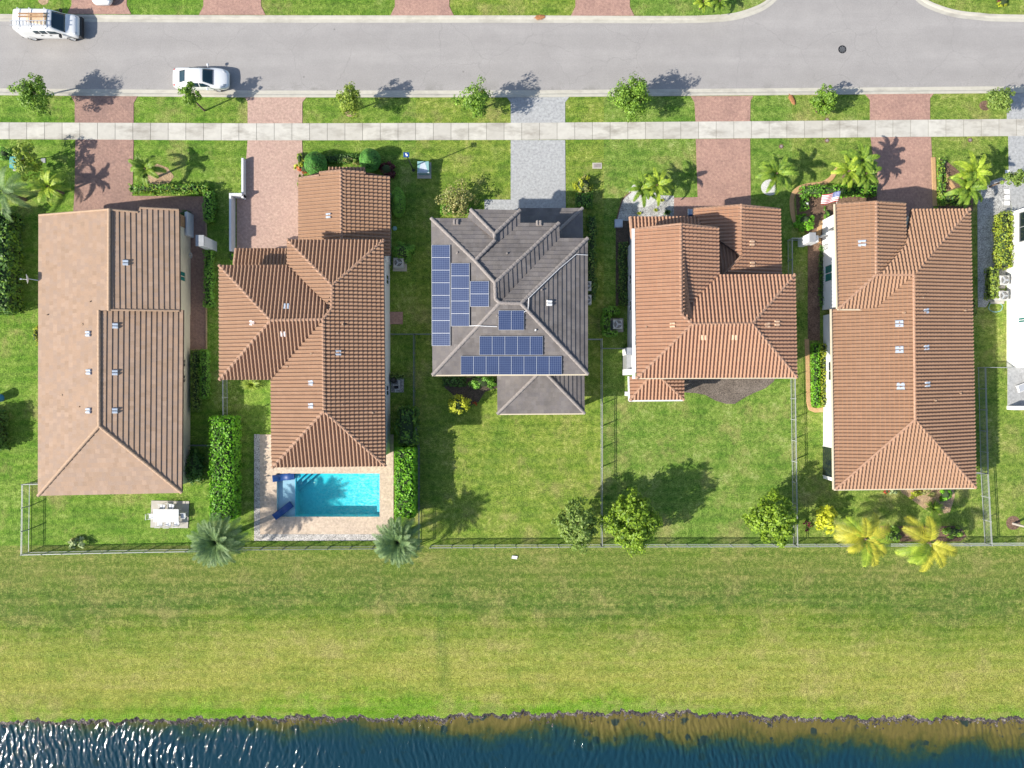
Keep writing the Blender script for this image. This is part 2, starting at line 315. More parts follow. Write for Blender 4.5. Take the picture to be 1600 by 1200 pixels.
M['bronze_metal'] = plain('grey_green_fence_metal', (0.17,0.2,0.2), 0.5, 0.2, 0.08)
M['dark'] = plain('dark_plastic', (0.02,0.02,0.022), 0.45, 0, 0.1)
M['ac'] = plain('beige_grey_housing', (0.5,0.5,0.48), 0.5, 0.1, 0.05)
M['bark'] = mottled('bark', [(0.35, (0.11,0.075,0.05)), (0.65, (0.2,0.14,0.1))], 3, 15, 0.95, 40, 0.4)
M['pale_bark'] = mottled('pale_bark', [(0.35, (0.38,0.34,0.3)), (0.65, (0.5,0.46,0.42))], 3, 15, 0.95, 40, 0.4)
M['wood'] = mottled('wood', [(0.35, (0.28,0.16,0.08)), (0.65, (0.4,0.24,0.13))], 3, 15, 0.8, 40, 0.3)
M['dry'] = plain('dry_frond', (0.34,0.15,0.06), 0.8, 0, 0.3, 8)
def glassmat(name, c, rough=0.08):
    m, nt, N, Lk, b = newmat(name); b.inputs['Base Color'].default_value = L4(c); b.inputs['Roughness'].default_value = rough
    b.inputs['Specular IOR Level'].default_value = 0.7
    return m
M['glass'] = glassmat('dark_glass', (0.012,0.02,0.025)); M['teal_glass'] = glassmat('teal_glass', (0.02,0.16,0.14))
M['car_glass'] = glassmat('car_glass', (0.008,0.03,0.045))
def paintmat(name, c):
    m, nt, N, Lk, b = newmat(name); b.inputs['Base Color'].default_value = L4(c); b.inputs['Roughness'].default_value = 0.35; b.inputs['Coat Weight'].default_value = 0.8; b.inputs['Coat Roughness'].default_value = 0.06
    return m
M['car_white'] = paintmat('white_car_paint', (0.72,0.73,0.74))
# foliage
M['leaf_street'] = leafmat('street_tree_leaves', [(0.055,0.13,0.012), (0.12,0.23,0.02), (0.22,0.36,0.04)])
M['leaf_lime'] = leafmat('lime_leaves', [(0.12,0.2,0.02), (0.2,0.3,0.03), (0.3,0.36,0.05)])
M['leaf_dark'] = leafmat('dark_leaves', [(0.03,0.085,0.015), (0.055,0.14,0.022), (0.1,0.2,0.035)])
M['leaf_top'] = leafmat('topiary_leaves', [(0.04,0.17,0.03), (0.09,0.28,0.045), (0.15,0.36,0.07)])
M['leaf_round'] = leafmat('round_tree_leaves', [(0.06,0.13,0.008), (0.14,0.25,0.015), (0.28,0.4,0.03)])
M['leaf_olive'] = leafmat('olive_leaves', [(0.066,0.135,0.017), (0.132,0.216,0.034), (0.264,0.351,0.0765)])
M['leaf_hedge'] = leafmat('bright_hedge_leaves', [(0.04,0.17,0.006), (0.1,0.3,0.01), (0.2,0.42,0.02)])
M['leaf_box'] = leafmat('shrub_leaves', [(0.055,0.17,0.015), (0.11,0.27,0.025), (0.19,0.37,0.045)])
M['leaf_yellow'] = leafmat('yellow_leaves', [(0.3,0.36,0.02), (0.46,0.5,0.02), (0.56,0.56,0.05)])
M['leaf_gold'] = leafmat('golden_leaves', [(0.168,0.218,0.013), (0.275,0.317,0.018), (0.383,0.416,0.027)])
M['leaf_red'] = leafmat('red_leaves', [(0.35,0.02,0.02), (0.55,0.05,0.03), (0.3,0.2,0.04)])
M['leaf_plum'] = leafmat('plum_leaves', [(0.04,0.008,0.012), (0.09,0.015,0.02), (0.14,0.03,0.035)])
M['leaf_pale'] = leafmat('pale_leaves', [(0.2,0.3,0.1), (0.34,0.4,0.18), (0.45,0.5,0.28)])
M['leaf_mix'] = leafmat('mixed_leaves', [(0.1,0.16,0.03), (0.24,0.26,0.08), (0.42,0.36,0.15)])
M['palm_green'] = leafmat('palm_leaflets', [(0.06,0.14,0.012), (0.12,0.22,0.02), (0.24,0.34,0.04)])
M['palm_lime'] = leafmat('lime_palm_leaflets', [(0.12,0.22,0.012), (0.22,0.33,0.025), (0.38,0.46,0.05)])
M['palm_silver'] = leafmat('date_palm_leaflets', [(0.06,0.125,0.055), (0.11,0.2,0.075), (0.2,0.29,0.1)])
M['palm_yellow'] = leafmat('yellow_palm_leaflets', [(0.2,0.25,0.02), (0.36,0.36,0.03), (0.5,0.45,0.05)])
M['core'] = plain('inner_shade', (0.03,0.055,0.015), 0.9)  # opaque filler behind the leaves; its dark colour stands in for inner shade
# ================================================================ SETTING
def ground():
    xs = sorted(set([-400,-250,-150,-90] + [round(-60 + 0.25*i, 3) for i in range(481)] + [90,150,250,400]))
    ys = [400,200,100,60,40] + [30 - 1.5*i for i in range(29)] + [-13 - 0.5*i for i in range(30)] + [-28 - 0.12*i for i in range(36)] + [-34,-40,-60,-120,-300]
    def shore(x, bulk=False):
        px = 800 + x*K*H/(H+1)
        kn = [(-8000,1126),(0,1127),(250,1125),(330,1122),(480,1119),(600,1122),(800,1115),(1000,1112),(1150,1115),(1250,1122),(1400,1121),(1600,1123),(9000,1123)]
        py = np.interp(px, [k[0] for k in kn], [k[1] for k in kn])
        y = (600-py)/K*(H+1)/H
        return y if bulk else y + 0.2*math.sin(x*1.7) * math.sin(x*0.43+1) + 0.1*math.sin(x*5.1+math.sin(x*1.3)*2) + 0.07*math.sin(x*11.3+3*math.sin(x*.9))
    V = []; 
    for y in ys:
        for x in xs:
            s = shore(x)
            t = min(1, max(0, (-18.5 - y) / (-18.5 - shore(x, True)))); z = -1.0 * (t*t*(3-2*t))
            z -= 0.12*math.exp(-((y+20.2)/1.6)**2)
            if y < s: z = -1.0 - min(2.5, 1.1*(s-y) if s-y < 0.35 else 0.385 + 0.35*(s-y-0.35))
            V.append((x, y, z))
    n = len(xs); F = [(j*n+i, (j+1)*n+i, (j+1)*n+i+1, j*n+i+1) for j in range(len(ys)-1) for i in range(n-1)]
    o = from_np('ground', V, np.array(F), M['lawn'], smooth=True); tag(o, kind='structure')
    return shore
SH = ground()
# pool hole is cut below
def water():
    m, nt, N, Lk, b = newmat('lake_water'); g = geo(nt); pos = g.outputs['Position']
    sp = N.new('ShaderNodeSeparateXYZ'); Lk.new(pos, sp.inputs[0])
    nL = noise(nt, 0.22, 6, pos, 0.62); n2 = noise(nt, 1.3, 5, pos, 0.6)
    # shallow olive bed near the bank, wider to the east
    d = math_(nt, 'ADD', math_(nt, 'ADD', sp.outputs[1], 32.3), math_(nt, 'MULTIPLY', sp.outputs[0], 0.028))
    d = math_(nt, 'ADD', d, math_(nt, 'MULTIPLY', math_(nt, 'SUBTRACT', nL, 0.5), 6.5))
    d = math_(nt, 'ADD', d, math_(nt, 'MULTIPLY', math_(nt, 'SUBTRACT', n2, 0.5), 1.2))
    c = ramp(nt, math_(nt, 'MULTIPLY', math_(nt, 'ADD', d, 1.1), 0.32, True), [(0.0, (0.006,0.033,0.052)), (0.28, (0.01,0.038,0.042)), (0.45, (0.018,0.045,0.03)), (0.62, (0.05,0.06,0.018)), (0.8, (0.085,0.08,0.02)), (1.0, (0.12,0.1,0.028))])
    vb = N.new('ShaderNodeTexVoronoi'); vb.inputs['Scale'].default_value = 0.8; Lk.new(pos, vb.inputs['Vector'])
    wd = math_(nt, 'MULTIPLY', ramp(nt, math_(nt, 'ADD', vb.outputs['Distance'], math_(nt, 'MULTIPLY', math_(nt, 'SUBTRACT', n2, 0.5), 1.0)), [(0.18, (1,1,1)), (0.3, (0,0,0))]), ramp(nt, nL, [(0.45, (0,0,0)), (0.55, (1,1,1))]))
    c = mix(nt, math_(nt, 'MULTIPLY', wd, 0.85), c, (0.008,0.028,0.032))
    Lk.new(c, b.inputs['Base Color']); b.inputs['Roughness'].default_value = 0.06; b.inputs['IOR'].default_value = 1.33
    mp = N.new('ShaderNodeMapping'); mp.inputs['Scale'].default_value = (1.0, 0.38, 1); mp.inputs['Rotation'].default_value = (0,0,R(-10)); Lk.new(pos, mp.inputs['Vector'])
    n1 = noise(nt, 1.3, 3, mp.outputs[0], 0.5, 1.2); n3 = noise(nt, 3.6, 5, mp.outputs[0], 0.62, 0.8)
    rd = math_(nt, 'SUBTRACT', 1.0, math_(nt, 'MULTIPLY', math_(nt, 'ABSOLUTE', math_(nt, 'SUBTRACT', n3, 0.5)), 5.0), True)
    hh = math_(nt, 'ADD', math_(nt, 'MULTIPLY', n1, 0.7), math_(nt, 'ADD', math_(nt, 'MULTIPLY', rd, 0.16), math_(nt, 'MULTIPLY', n3, 0.5)))
    bump(nt, b, hh, 0.6, 0.05)
    # chop: real wave geometry, crests running roughly towards the bank
    xs = np.concatenate([[-400,-120,-70], np.arange(-52, 52.01, 0.065), [70,120,400]]); ys = np.concatenate([np.arange(-27, -39.01, -0.15), [-45,-70,-300]])
    Xg, Yg = np.meshgrid(xs, ys); r2 = np.random.default_rng(3); Z = np.zeros_like(Xg)
    wx = Xg + 0.6*np.sin(Yg*0.5 + Xg*0.21) + 0.12*np.sin(Yg*1.9 - Xg*0.9); env = 0.65 + 0.35*np.sin(Xg*0.17+1.0)*np.sin(Yg*0.4+0.3*Xg)
    for i in range(30):
        lam = 0.27*1.6**r2.uniform(0, 2.5); th = r2.normal(0, 0.24) - 0.12; k = 2*math.pi/lam; ph = r2.uniform(0, 6.28)
        sn = np.sin(k*(wx*math.cos(th) + Yg*math.sin(th)*1.0) + ph + 0.8*np.sin(Yg*r2.uniform(.5,1.4)+i)); Z += lam*0.0085*(sn + 0.35*(1-np.abs(sn))**2)
    fade = np.clip((52-np.abs(Xg))/3, 0, 1)*np.clip((Yg+39)/1.5, 0, 1)
    Z = -1.2 + Z*env*fade*1.15
    n = len(xs); F = [(j*n+i, (j+1)*n+i, (j+1)*n+i+1, j*n+i+1) for j in range(len(ys)-1) for i in range(n-1)]
    o = from_np('lake_water', np.stack([Xg.ravel(), Yg.ravel(), Z.ravel()], 1), np.array(F), m, smooth=True); tag(o, kind='structure')
water()
def polyline_strip(name, pts, prof, mat, z0=0, closed=False, kind='structure', label=None, cat=None, parent=None, raw=False):
    """sweeps a cross-section (offset to the left of travel, height) along ground points"""
    Q = [Vector((p[0], p[1], 0)) if raw else G(*p) for p in pts]
    n = len(Q); V = []; F = []; m = len(prof)
    for i, q in enumerate(Q):
        a = Q[i-1] if (i > 0 or closed) else q; b = Q[(i+1) % n] if (i < n-1 or closed) else q
        d1 = (q-a).normalized() if (q-a).length > 1e-6 else (b-q).normalized(); d2 = (b-q).normalized() if (b-q).length > 1e-6 else d1
        d = (d1+d2).normalized(); nn = Vector((-d.y, d.x, 0)) / max(0.5, d.dot(d1))
        for off, h in prof: V.append(tuple(q + nn*off + Vector((0,0,h+z0))))
    for i in range(n if closed else n-1):
        for k in range(m-1):
            j = (i+1) % n; F.append((i*m+k, i*m+k+1, j*m+k+1, j*m+k))
    if not closed: F += [tuple(range(m)), tuple((n-1)*m+k for k in range(m))[::-1]]
    o = from_np(name, V, F, mat, parent); return tag(o, label, cat, None, kind) if kind or label else o
def smooth_pts(pts, n=6):
    out = []
    for i in range(len(pts)-1):
        p0 = pts[max(i-1,0)]; p1 = pts[i]; p2 = pts[i+1]; p3 = pts[min(i+2, len(pts)-1)]
        for k in range(n):
            t = k/n
            out.append(tuple(0.5*((2*p1[j]) + (-p0[j]+p2[j])*t + (2*p0[j]-5*p1[j]+4*p2[j]-p3[j])*t*t + (-p0[j]+3*p1[j]-3*p2[j]+p3[j])*t**3) for j in (0,1)))
    out.append(pts[-1]); return out
KS = [(-900,139),(-300,141),(0,143.5),(400,147),(800,146.8),(1200,143.5),(1600,140),(2500,134)]
KW = smooth_pts([(-900,22),(-300,25),(0,28),(400,30),(800,30.2),(1040,31),(1110,29.5),(1150,25.5),(1185,14),(1204,2),(1213,-10),(1217,-40),(1218,-200),(1218,-700)], 4)
KE = smooth_pts([(1424,-700),(1424,-200),(1425,-45),(1428,-15),(1436,-2),(1456,10),(1490,21),(1530,26),(1600,29),(2000,33),(2500,36)], 4)
profS = [(0.31,0.0),(0.31,0.015),(0.0,0.008),(-0.06,0.05),(-0.16,0.075),(-0.31,0.075),(-0.31,0.0)]   # travel east: left = road
profN = [(-a, h) for a, h in profS][::-1]
polyline_strip('kerb_south', KS, profS, M['kerb']); polyline_strip('kerb_north_west', KW, profN, M['kerb']); polyline_strip('kerb_north_east', KE, profN, M['kerb'])
sheet('road', [KS + KE[::-1] + KW[::-1]], 0.006, M['road'])
# sidewalk slabs
def yedge(px, kn): return float(np.interp(px, [k[0] for k in kn], [k[1] for k in kn]))
WT = [(-900,190),(0,191.5),(400,193),(800,192.3),(1200,189.5),(1600,186),(2500,179)]
WB = [(-900,216),(0,217.5),(400,219.5),(800,218.7),(1200,216),(1600,212.5),(2500,206)]
mb = MB(); x = -620.0; g_ = 0.35
while x < 2300:
    x2 = x + 27.6
    mb.prism([G(x+g_, yedge(x, WB)), G(x2-g_, yedge(x2, WB)), G(x2-g_, yedge(x2, WT)), G(x+g_, yedge(x, WT))], -0.02, 0.05); x = x2
tag(mb.build('sidewalk', M['walk']), kind='structure')
sheet('sidewalk_bed', [[(-620,190.5),(0,192),(400,193.5),(800,192.8),(1200,190),(1600,186.5),(2300,180.5),(2300,208),(1600,212),(1200,215.5),(800,218.2),(400,219),(0,217),(-620,215.5)]], 0.035, M['joint'])
def drive(name, polys, mat, z=0.03): return sheet(name, polys, z, mat)
drive('driveway_west', [[(111,149.5),(216,149.5),(209,161),(209,192.5),(117,192),(117,161)], [(118,217.5),(209,218.5),(207.5,290),(206,330),(206,345),(114,345),(117,292)]], M['dark_paver'])
drive('courtyard_path', [[(206,306),(322,307),(322,330),(322,548),(290,548),(290,345),(206,345)]], M['dark_paver'], 0.026)
drive('driveway_pool_house', [[(382,150.5),(480,150.5),(472.5,160),(472.5,193),(387,193),(387,160)], [(387,219.5),(472,219.5),(474,275),(474,395),(381,395),(381,300)], [(370,309),(381,309),(381,395),(370,395)]], M['rose_paver'])
drive('driveway_grey_house', [[(791,151),(890,151),(883,160),(883,192),(798,192.3),(798,160)], [(798,219),(883,219),(884,330),(884,350),(798,350)], [(757,312),(798,312),(798,350),(757,350)]], M['grey_paver'])
drive('driveway_east_middle', [[(1079,150.5),(1177,150),(1172.5,158),(1172,190),(1086.5,191),(1085,160)], [(1087,217.5),(1172,216.5),(1173,312),(1173,345),(1090,345),(1053,345),(1053,309),(1090,308)]], M['pink_paver'])
drive('driveway_east', [[(1351,147),(1459,146),(1453,154),(1453,187.5),(1359,188.5),(1359,156)], [(1360,214.5),(1454.5,214),(1456,245),(1459,345),(1372,345),(1369,290)]], M['pink_paver'])
drive('driveway_far_east', [[(1567,145.5),(1700,145),(1700,186),(1573,186.5),(1573,156)], [(1575,212.5),(1700,212),(1700,335),(1581,335),(1576,270)]], M['grey_paver'])
def top_drive(a, b, fl=7):
    ya, yb = yedge(a, [(0,21.5),(400,24),(800,24.5),(1100,25)]), 0
    return [(a-fl, ya), (a, ya-14), (a, -260), (b, -260), (b, ya-14), (b+fl, ya)]
drive('driveways_across_road', [top_drive(112,198), top_drive(318,408), top_drive(617,702), top_drive(899,984)], M['pink_paver'])
# garden beds, gravel, edging (flush sheets)
sheet('gravel_bed_round_palms', [[(1053,306),(1053,345),(964,345),(968,330),(972,312),(983,303),(1000,304)]], 0.02, M['gravel'])
sheet('white_pebble_circle', [[(1004+22*math.cos(t/24*2*math.pi), 304+20*math.sin(t/24*2*math.pi)) for t in range(24)]], 0.04, M['white_stone'])
sheet('white_pebble_ring', [[(1203+14*math.cos(t/20*2*math.pi), 293+12.5*math.sin(t/20*2*math.pi)) for t in range(20)]], 0.04, M['white_stone'])
sheet('mulch_bed_behind_house', [[(1066,590),(1212,590),(1208,597),(1195,607),(1178,614),(1162,622),(1148,631),(1135,631),(1118,626),(1102,617),(1085,614),(1066,613)]], 0.02, M['grey_mulch'])
sheet('mulch_bed_by_lime_bush', [[(690,590),(778,590),(778,606),(758,612),(748,628),(734,634),(712,620),(695,606)]], 0.02, M['dark_mulch'])
sheet('mulch_bed_palm', [[(226,262),(246,256),(262,262),(272,276),(262,290),(236,291),(228,278)]], 0.02, M['soil'])
sheet('side_mulch_bed', [[(1262,386),(1281,386),(1281,532),(1262,532)]], 0.02, M['mulch'])
sheet('side_mulch_bed_grey_house', [[(962,345),(984,345),(984,478),(962,478)]], 0.02, M['dark_mulch'])
sheet('front_mulch_bed', [[(1243,300),(1262,293),(1372,293),(1372,330),(1300,345),(1283,386),(1262,386),(1262,366),(1246,352)]], 0.02, M['mulch'])
sheet('rear_flower_bed', [[(1402,755),(1488,755),(1492,775),(1484,800),(1462,806),(1448,798),(1428,783),(1409,770)]], 0.02, M['soil'])
sheet('rear_shrub_bed', [[(1375,822),(1500,822),(1510,838),(1500,846),(1375,846)]], 0.02, M['mulch'])
sheet('palm_bed_front', [[(1476,250),(1492,262),(1520,290),(1520,330),(1466,330),(1466,247)]], 0.02, M['mulch'])
sheet('tree_ring', [[(1583+11*math.cos(t/18*2*math.pi), 817+11*math.sin(t/18*2*math.pi)) for t in range(18)]], 0.02, M['mulch'])
for cx, cy, r in ((547,174,10),(1285,170,12),(1539,165,9),(68,1,8)):
    sheet('tree_ring', [[(cx+r*math.cos(t/18*2*math.pi), cy+r*0.85*math.sin(t/18*2*math.pi)) for t in range(18)]], 0.02, M['soil'] if cx < 600 else M['mulch'])
sheet('blue_gravel_bed', [[(1527,300),(1545,284),(1562,278),(1578,277),(1580,345),(1578,425),(1540,480),(1528,480)]], 0.02, M['gravel'])
eprof = [(0.2,0),(0.2,0.05),(0.14,0.07),(-0.14,0.07),(-0.2,0.05),(-0.2,0)]
polyline_strip('garden_edging', smooth_pts([(1250,358),(1243,348),(1238,330),(1238,308),(1246,296),(1262,290),(1284,287),(1298,279),(1306,267),(1316,258)], 5), eprof, M['edging'])
polyline_strip('garden_edging', [(1260.5,530),(1261.5,560),(1263,628),(1266,638),(1274,641),(1288,640)], eprof, M['edging'])
polyline_strip('garden_edging', [(1458,246),(1459,280),(1460.5,322)], eprof, M['edging'])
polyline_strip('garden_edging', smooth_pts([(1476,272),(1482,282),(1490,294)], 4), eprof, M['edging'])
polyline_strip('garden_edging', [(1283,345),(1279,362),(1279,380)], eprof, M['edging'])
polyline_strip('gravel_edging', smooth_pts([(963,345),(969,322),(974,310),(986,300)], 5), [(0.05,0),(0.05,0.06),(-0.05,0.06),(-0.05,0)], M['mulch'])
drive('stepping_stones', [[(1570,266),(1577,266),(1577,271),(1570,271)]] + [[(1569,296+9*i),(1577,296+9*i),(1577,303+9*i),(1569,303+9*i)] for i in range(3)], M['white_wall'], 0.06)
# pool deck and pool
dk = MB()
pw = G(432.8,739.8), G(593.3,807.3); x0, y1, x1, y0 = pw[0].x, pw[0].y, pw[1].x, pw[1].y
a, b_ = G(398,679), G(615,844); X0, Y1, X1, Y0 = a.x, a.y, b_.x, b_.y
for q in ((X0,Y0,X1,y0),(X0,y1,X1,Y1),(X0,y0,x0,y1),(x1,y0,X1,y1)): dk.box(q[0],q[1],-0.02,q[2],q[3],0.06)
deck = dk.build('pool_deck', M['travertine']); tag(deck, kind='structure')
sheet('deck_pebble_border', [[(397.5,678.5),(406.5,678.5),(406.5,834.5),(397.5,844.6)], [(397.5,844.6),(406.5,834.5),(615,834.5),(615,844.6)]], 0.075, M['border_stone'])
# cut the lawn where the pool goes
gd = bpy.data.objects['ground']; bm = bmesh.new(); bm.from_mesh(gd.data)
for co, no in (((x0,0,0),(1,0,0)),((x1,0,0),(1,0,0)),((0,y0,0),(0,1,0)),((0,y1,0),(0,1,0))):
    near = [f for f in bm.faces if x0-3 < f.calc_center_median().x < x1+3 and y0-3 < f.calc_center_median().y < y1+3]
    es = list({e for f in near for e in f.edges}); vs = list({v for f in near for v in f.verts})
    bmesh.ops.bisect_plane(bm, geom=near+es+vs, plane_co=co, plane_no=no, dist=1e-4)
kill = [f for f in bm.faces if x0 < f.calc_center_median().x < x1 and y0 < f.calc_center_median().y < y1]
bmesh.ops.delete(bm, geom=kill, context='FACES'); bm.to_mesh(gd.data); bm.free()
pool = empty('swimming_pool', ((x0+x1)/2, (y0+y1)/2, 0), 'rectangular turquoise swimming pool with tanning ledge set in the beige deck', 'swimming pool')
def local(mb, o):
    mb.v = [(v[0]-o.location.x, v[1]-o.location.y, v[2]-o.location.z) for v in mb.v]; return mb
def poolmat(name, c0, c1):
    m, nt, N, Lk, b = newmat(name); g = geo(nt)
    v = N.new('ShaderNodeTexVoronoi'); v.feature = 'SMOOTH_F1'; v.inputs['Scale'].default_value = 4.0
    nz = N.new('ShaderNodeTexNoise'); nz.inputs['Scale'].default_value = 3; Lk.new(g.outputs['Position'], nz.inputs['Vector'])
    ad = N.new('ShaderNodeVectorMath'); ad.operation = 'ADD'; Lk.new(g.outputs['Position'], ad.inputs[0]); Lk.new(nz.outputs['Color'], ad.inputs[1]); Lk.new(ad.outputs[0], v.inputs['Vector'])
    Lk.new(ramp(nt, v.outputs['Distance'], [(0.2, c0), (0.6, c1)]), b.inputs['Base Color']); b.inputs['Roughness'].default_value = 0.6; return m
M['plaster'] = poolmat('pool_plaster', (0.42,0.58,0.6), (0.55,0.68,0.68)); M['ledge'] = plain('ledge_plaster', (0.42,0.5,0.56), 0.6, 0, 0.05)
pm = MB(); dz = -1.35; e = 0.002
lx = G(460.5,0).x; bx = G(587.5,0).x
pm.add([(x0+e,y0+e,0.05),(x1-e,y0+e,0.05),(x1-e,y1-e,0.05),(x0+e,y1-e,0.05),(x0+e,y0+e,dz),(x1-e,y0+e,dz),(x1-e,y1-e,dz),(x0+e,y1-e,dz)],
       [(4,5,6,7),(0,4,7,3),(1,2,6,5),(0,1,5,4),(3,7,6,2)])
local(pm, pool).build('basin', M['plaster'], pool)
lm = MB(); lm.box(x0+0.01, y0+0.01, dz+0.01, lx, y1-0.01, -0.28); local(lm, pool).build('tanning_ledge', M['ledge'], pool)
bmx = MB(); bmx.box(bx, y0+0.35, dz+0.01, x1-0.01, y1-0.01, -0.45); local(bmx, pool).build('bench', M['ledge'], pool)
st_ = MB()
for k, (dd, zz) in enumerate(((0.65,-0.35),(1.05,-0.65),(1.5,-0.95))):
    st_.prism([(lx+0.005, y1-0.012), (lx+0.005, y1-0.2-dd), (lx+0.2+dd*1.15, y1-0.012)], dz+0.01+k*0.002, zz, 0)
local(st_, pool).build('corner_steps', M['ledge'], pool)
def watermat():
    m, nt, N, Lk, b = newmat('pool_water'); g = geo(nt); N.remove(b)
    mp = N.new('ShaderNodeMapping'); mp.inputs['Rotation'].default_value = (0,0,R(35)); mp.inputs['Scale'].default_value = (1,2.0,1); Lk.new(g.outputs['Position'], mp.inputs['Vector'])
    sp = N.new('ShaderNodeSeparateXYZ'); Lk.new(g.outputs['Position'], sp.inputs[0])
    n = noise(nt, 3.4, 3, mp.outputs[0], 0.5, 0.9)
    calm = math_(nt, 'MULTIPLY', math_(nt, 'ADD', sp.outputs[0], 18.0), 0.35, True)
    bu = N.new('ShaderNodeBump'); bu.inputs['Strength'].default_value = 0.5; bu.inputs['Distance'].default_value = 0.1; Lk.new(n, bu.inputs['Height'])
    caustic_tint = math_(nt, 'MULTIPLY', ramp(nt, n, [(0.4, (0,0,0)), (0.6, (1,1,1))]), calm)  # caustic light pattern painted into the water tint, fading out westwards
    tr = N.new('ShaderNodeBsdfTransparent'); Lk.new(mix(nt, caustic_tint, (0.22,0.86,0.94), (0.65,0.97,1.0)), tr.inputs['Color'])
    gl = N.new('ShaderNodeBsdfGlossy'); gl.inputs['Roughness'].default_value = 0.05; Lk.new(bu.outputs[0], gl.inputs['Normal'])
    fr = N.new('ShaderNodeFresnel'); Lk.new(math_(nt, 'SUBTRACT', 1.33, math_(nt, 'MULTIPLY', g.outputs['Backfacing'], 0.578)), fr.inputs['IOR']); Lk.new(bu.outputs[0], fr.inputs['Normal'])
    ms = N.new('ShaderNodeMixShader'); Lk.new(fr.outputs[0], ms.inputs[0]); Lk.new(tr.outputs[0], ms.inputs[1]); Lk.new(gl.outputs[0], ms.inputs[2])
    Lk.new(ms.outputs[0], N['Material Output'].inputs['Surface']); return m
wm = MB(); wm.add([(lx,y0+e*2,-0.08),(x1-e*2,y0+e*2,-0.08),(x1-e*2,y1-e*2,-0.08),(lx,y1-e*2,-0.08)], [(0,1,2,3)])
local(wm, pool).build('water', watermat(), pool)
def ledgewater():
    m, nt, N, Lk, b = newmat('ledge_water'); N.remove(b); g = geo(nt)
    tr = N.new('ShaderNodeBsdfTransparent'); tr.inputs['Color'].default_value = (0.78,0.95,1.0,1)
    gl = N.new('ShaderNodeBsdfGlossy'); gl.inputs['Roughness'].default_value = 0.05
    fr = N.new('ShaderNodeFresnel'); Lk.new(math_(nt, 'SUBTRACT', 1.33, math_(nt, 'MULTIPLY', g.outputs['Backfacing'], 0.578)), fr.inputs['IOR'])
    ms = N.new('ShaderNodeMixShader'); Lk.new(fr.outputs[0], ms.inputs[0]); Lk.new(tr.outputs[0], ms.inputs[1]); Lk.new(gl.outputs[0], ms.inputs[2])
    Lk.new(ms.outputs[0], N['Material Output'].inputs['Surface']); return m
wm = MB(); wm.add([(x0+e*2,y0+e*2,-0.08),(lx,y0+e*2,-0.08),(lx,y1-e*2,-0.08),(x0+e*2,y1-e*2,-0.08)], [(0,1,2,3)])
local(wm, pool).build('shallow_water', ledgewater(), pool)

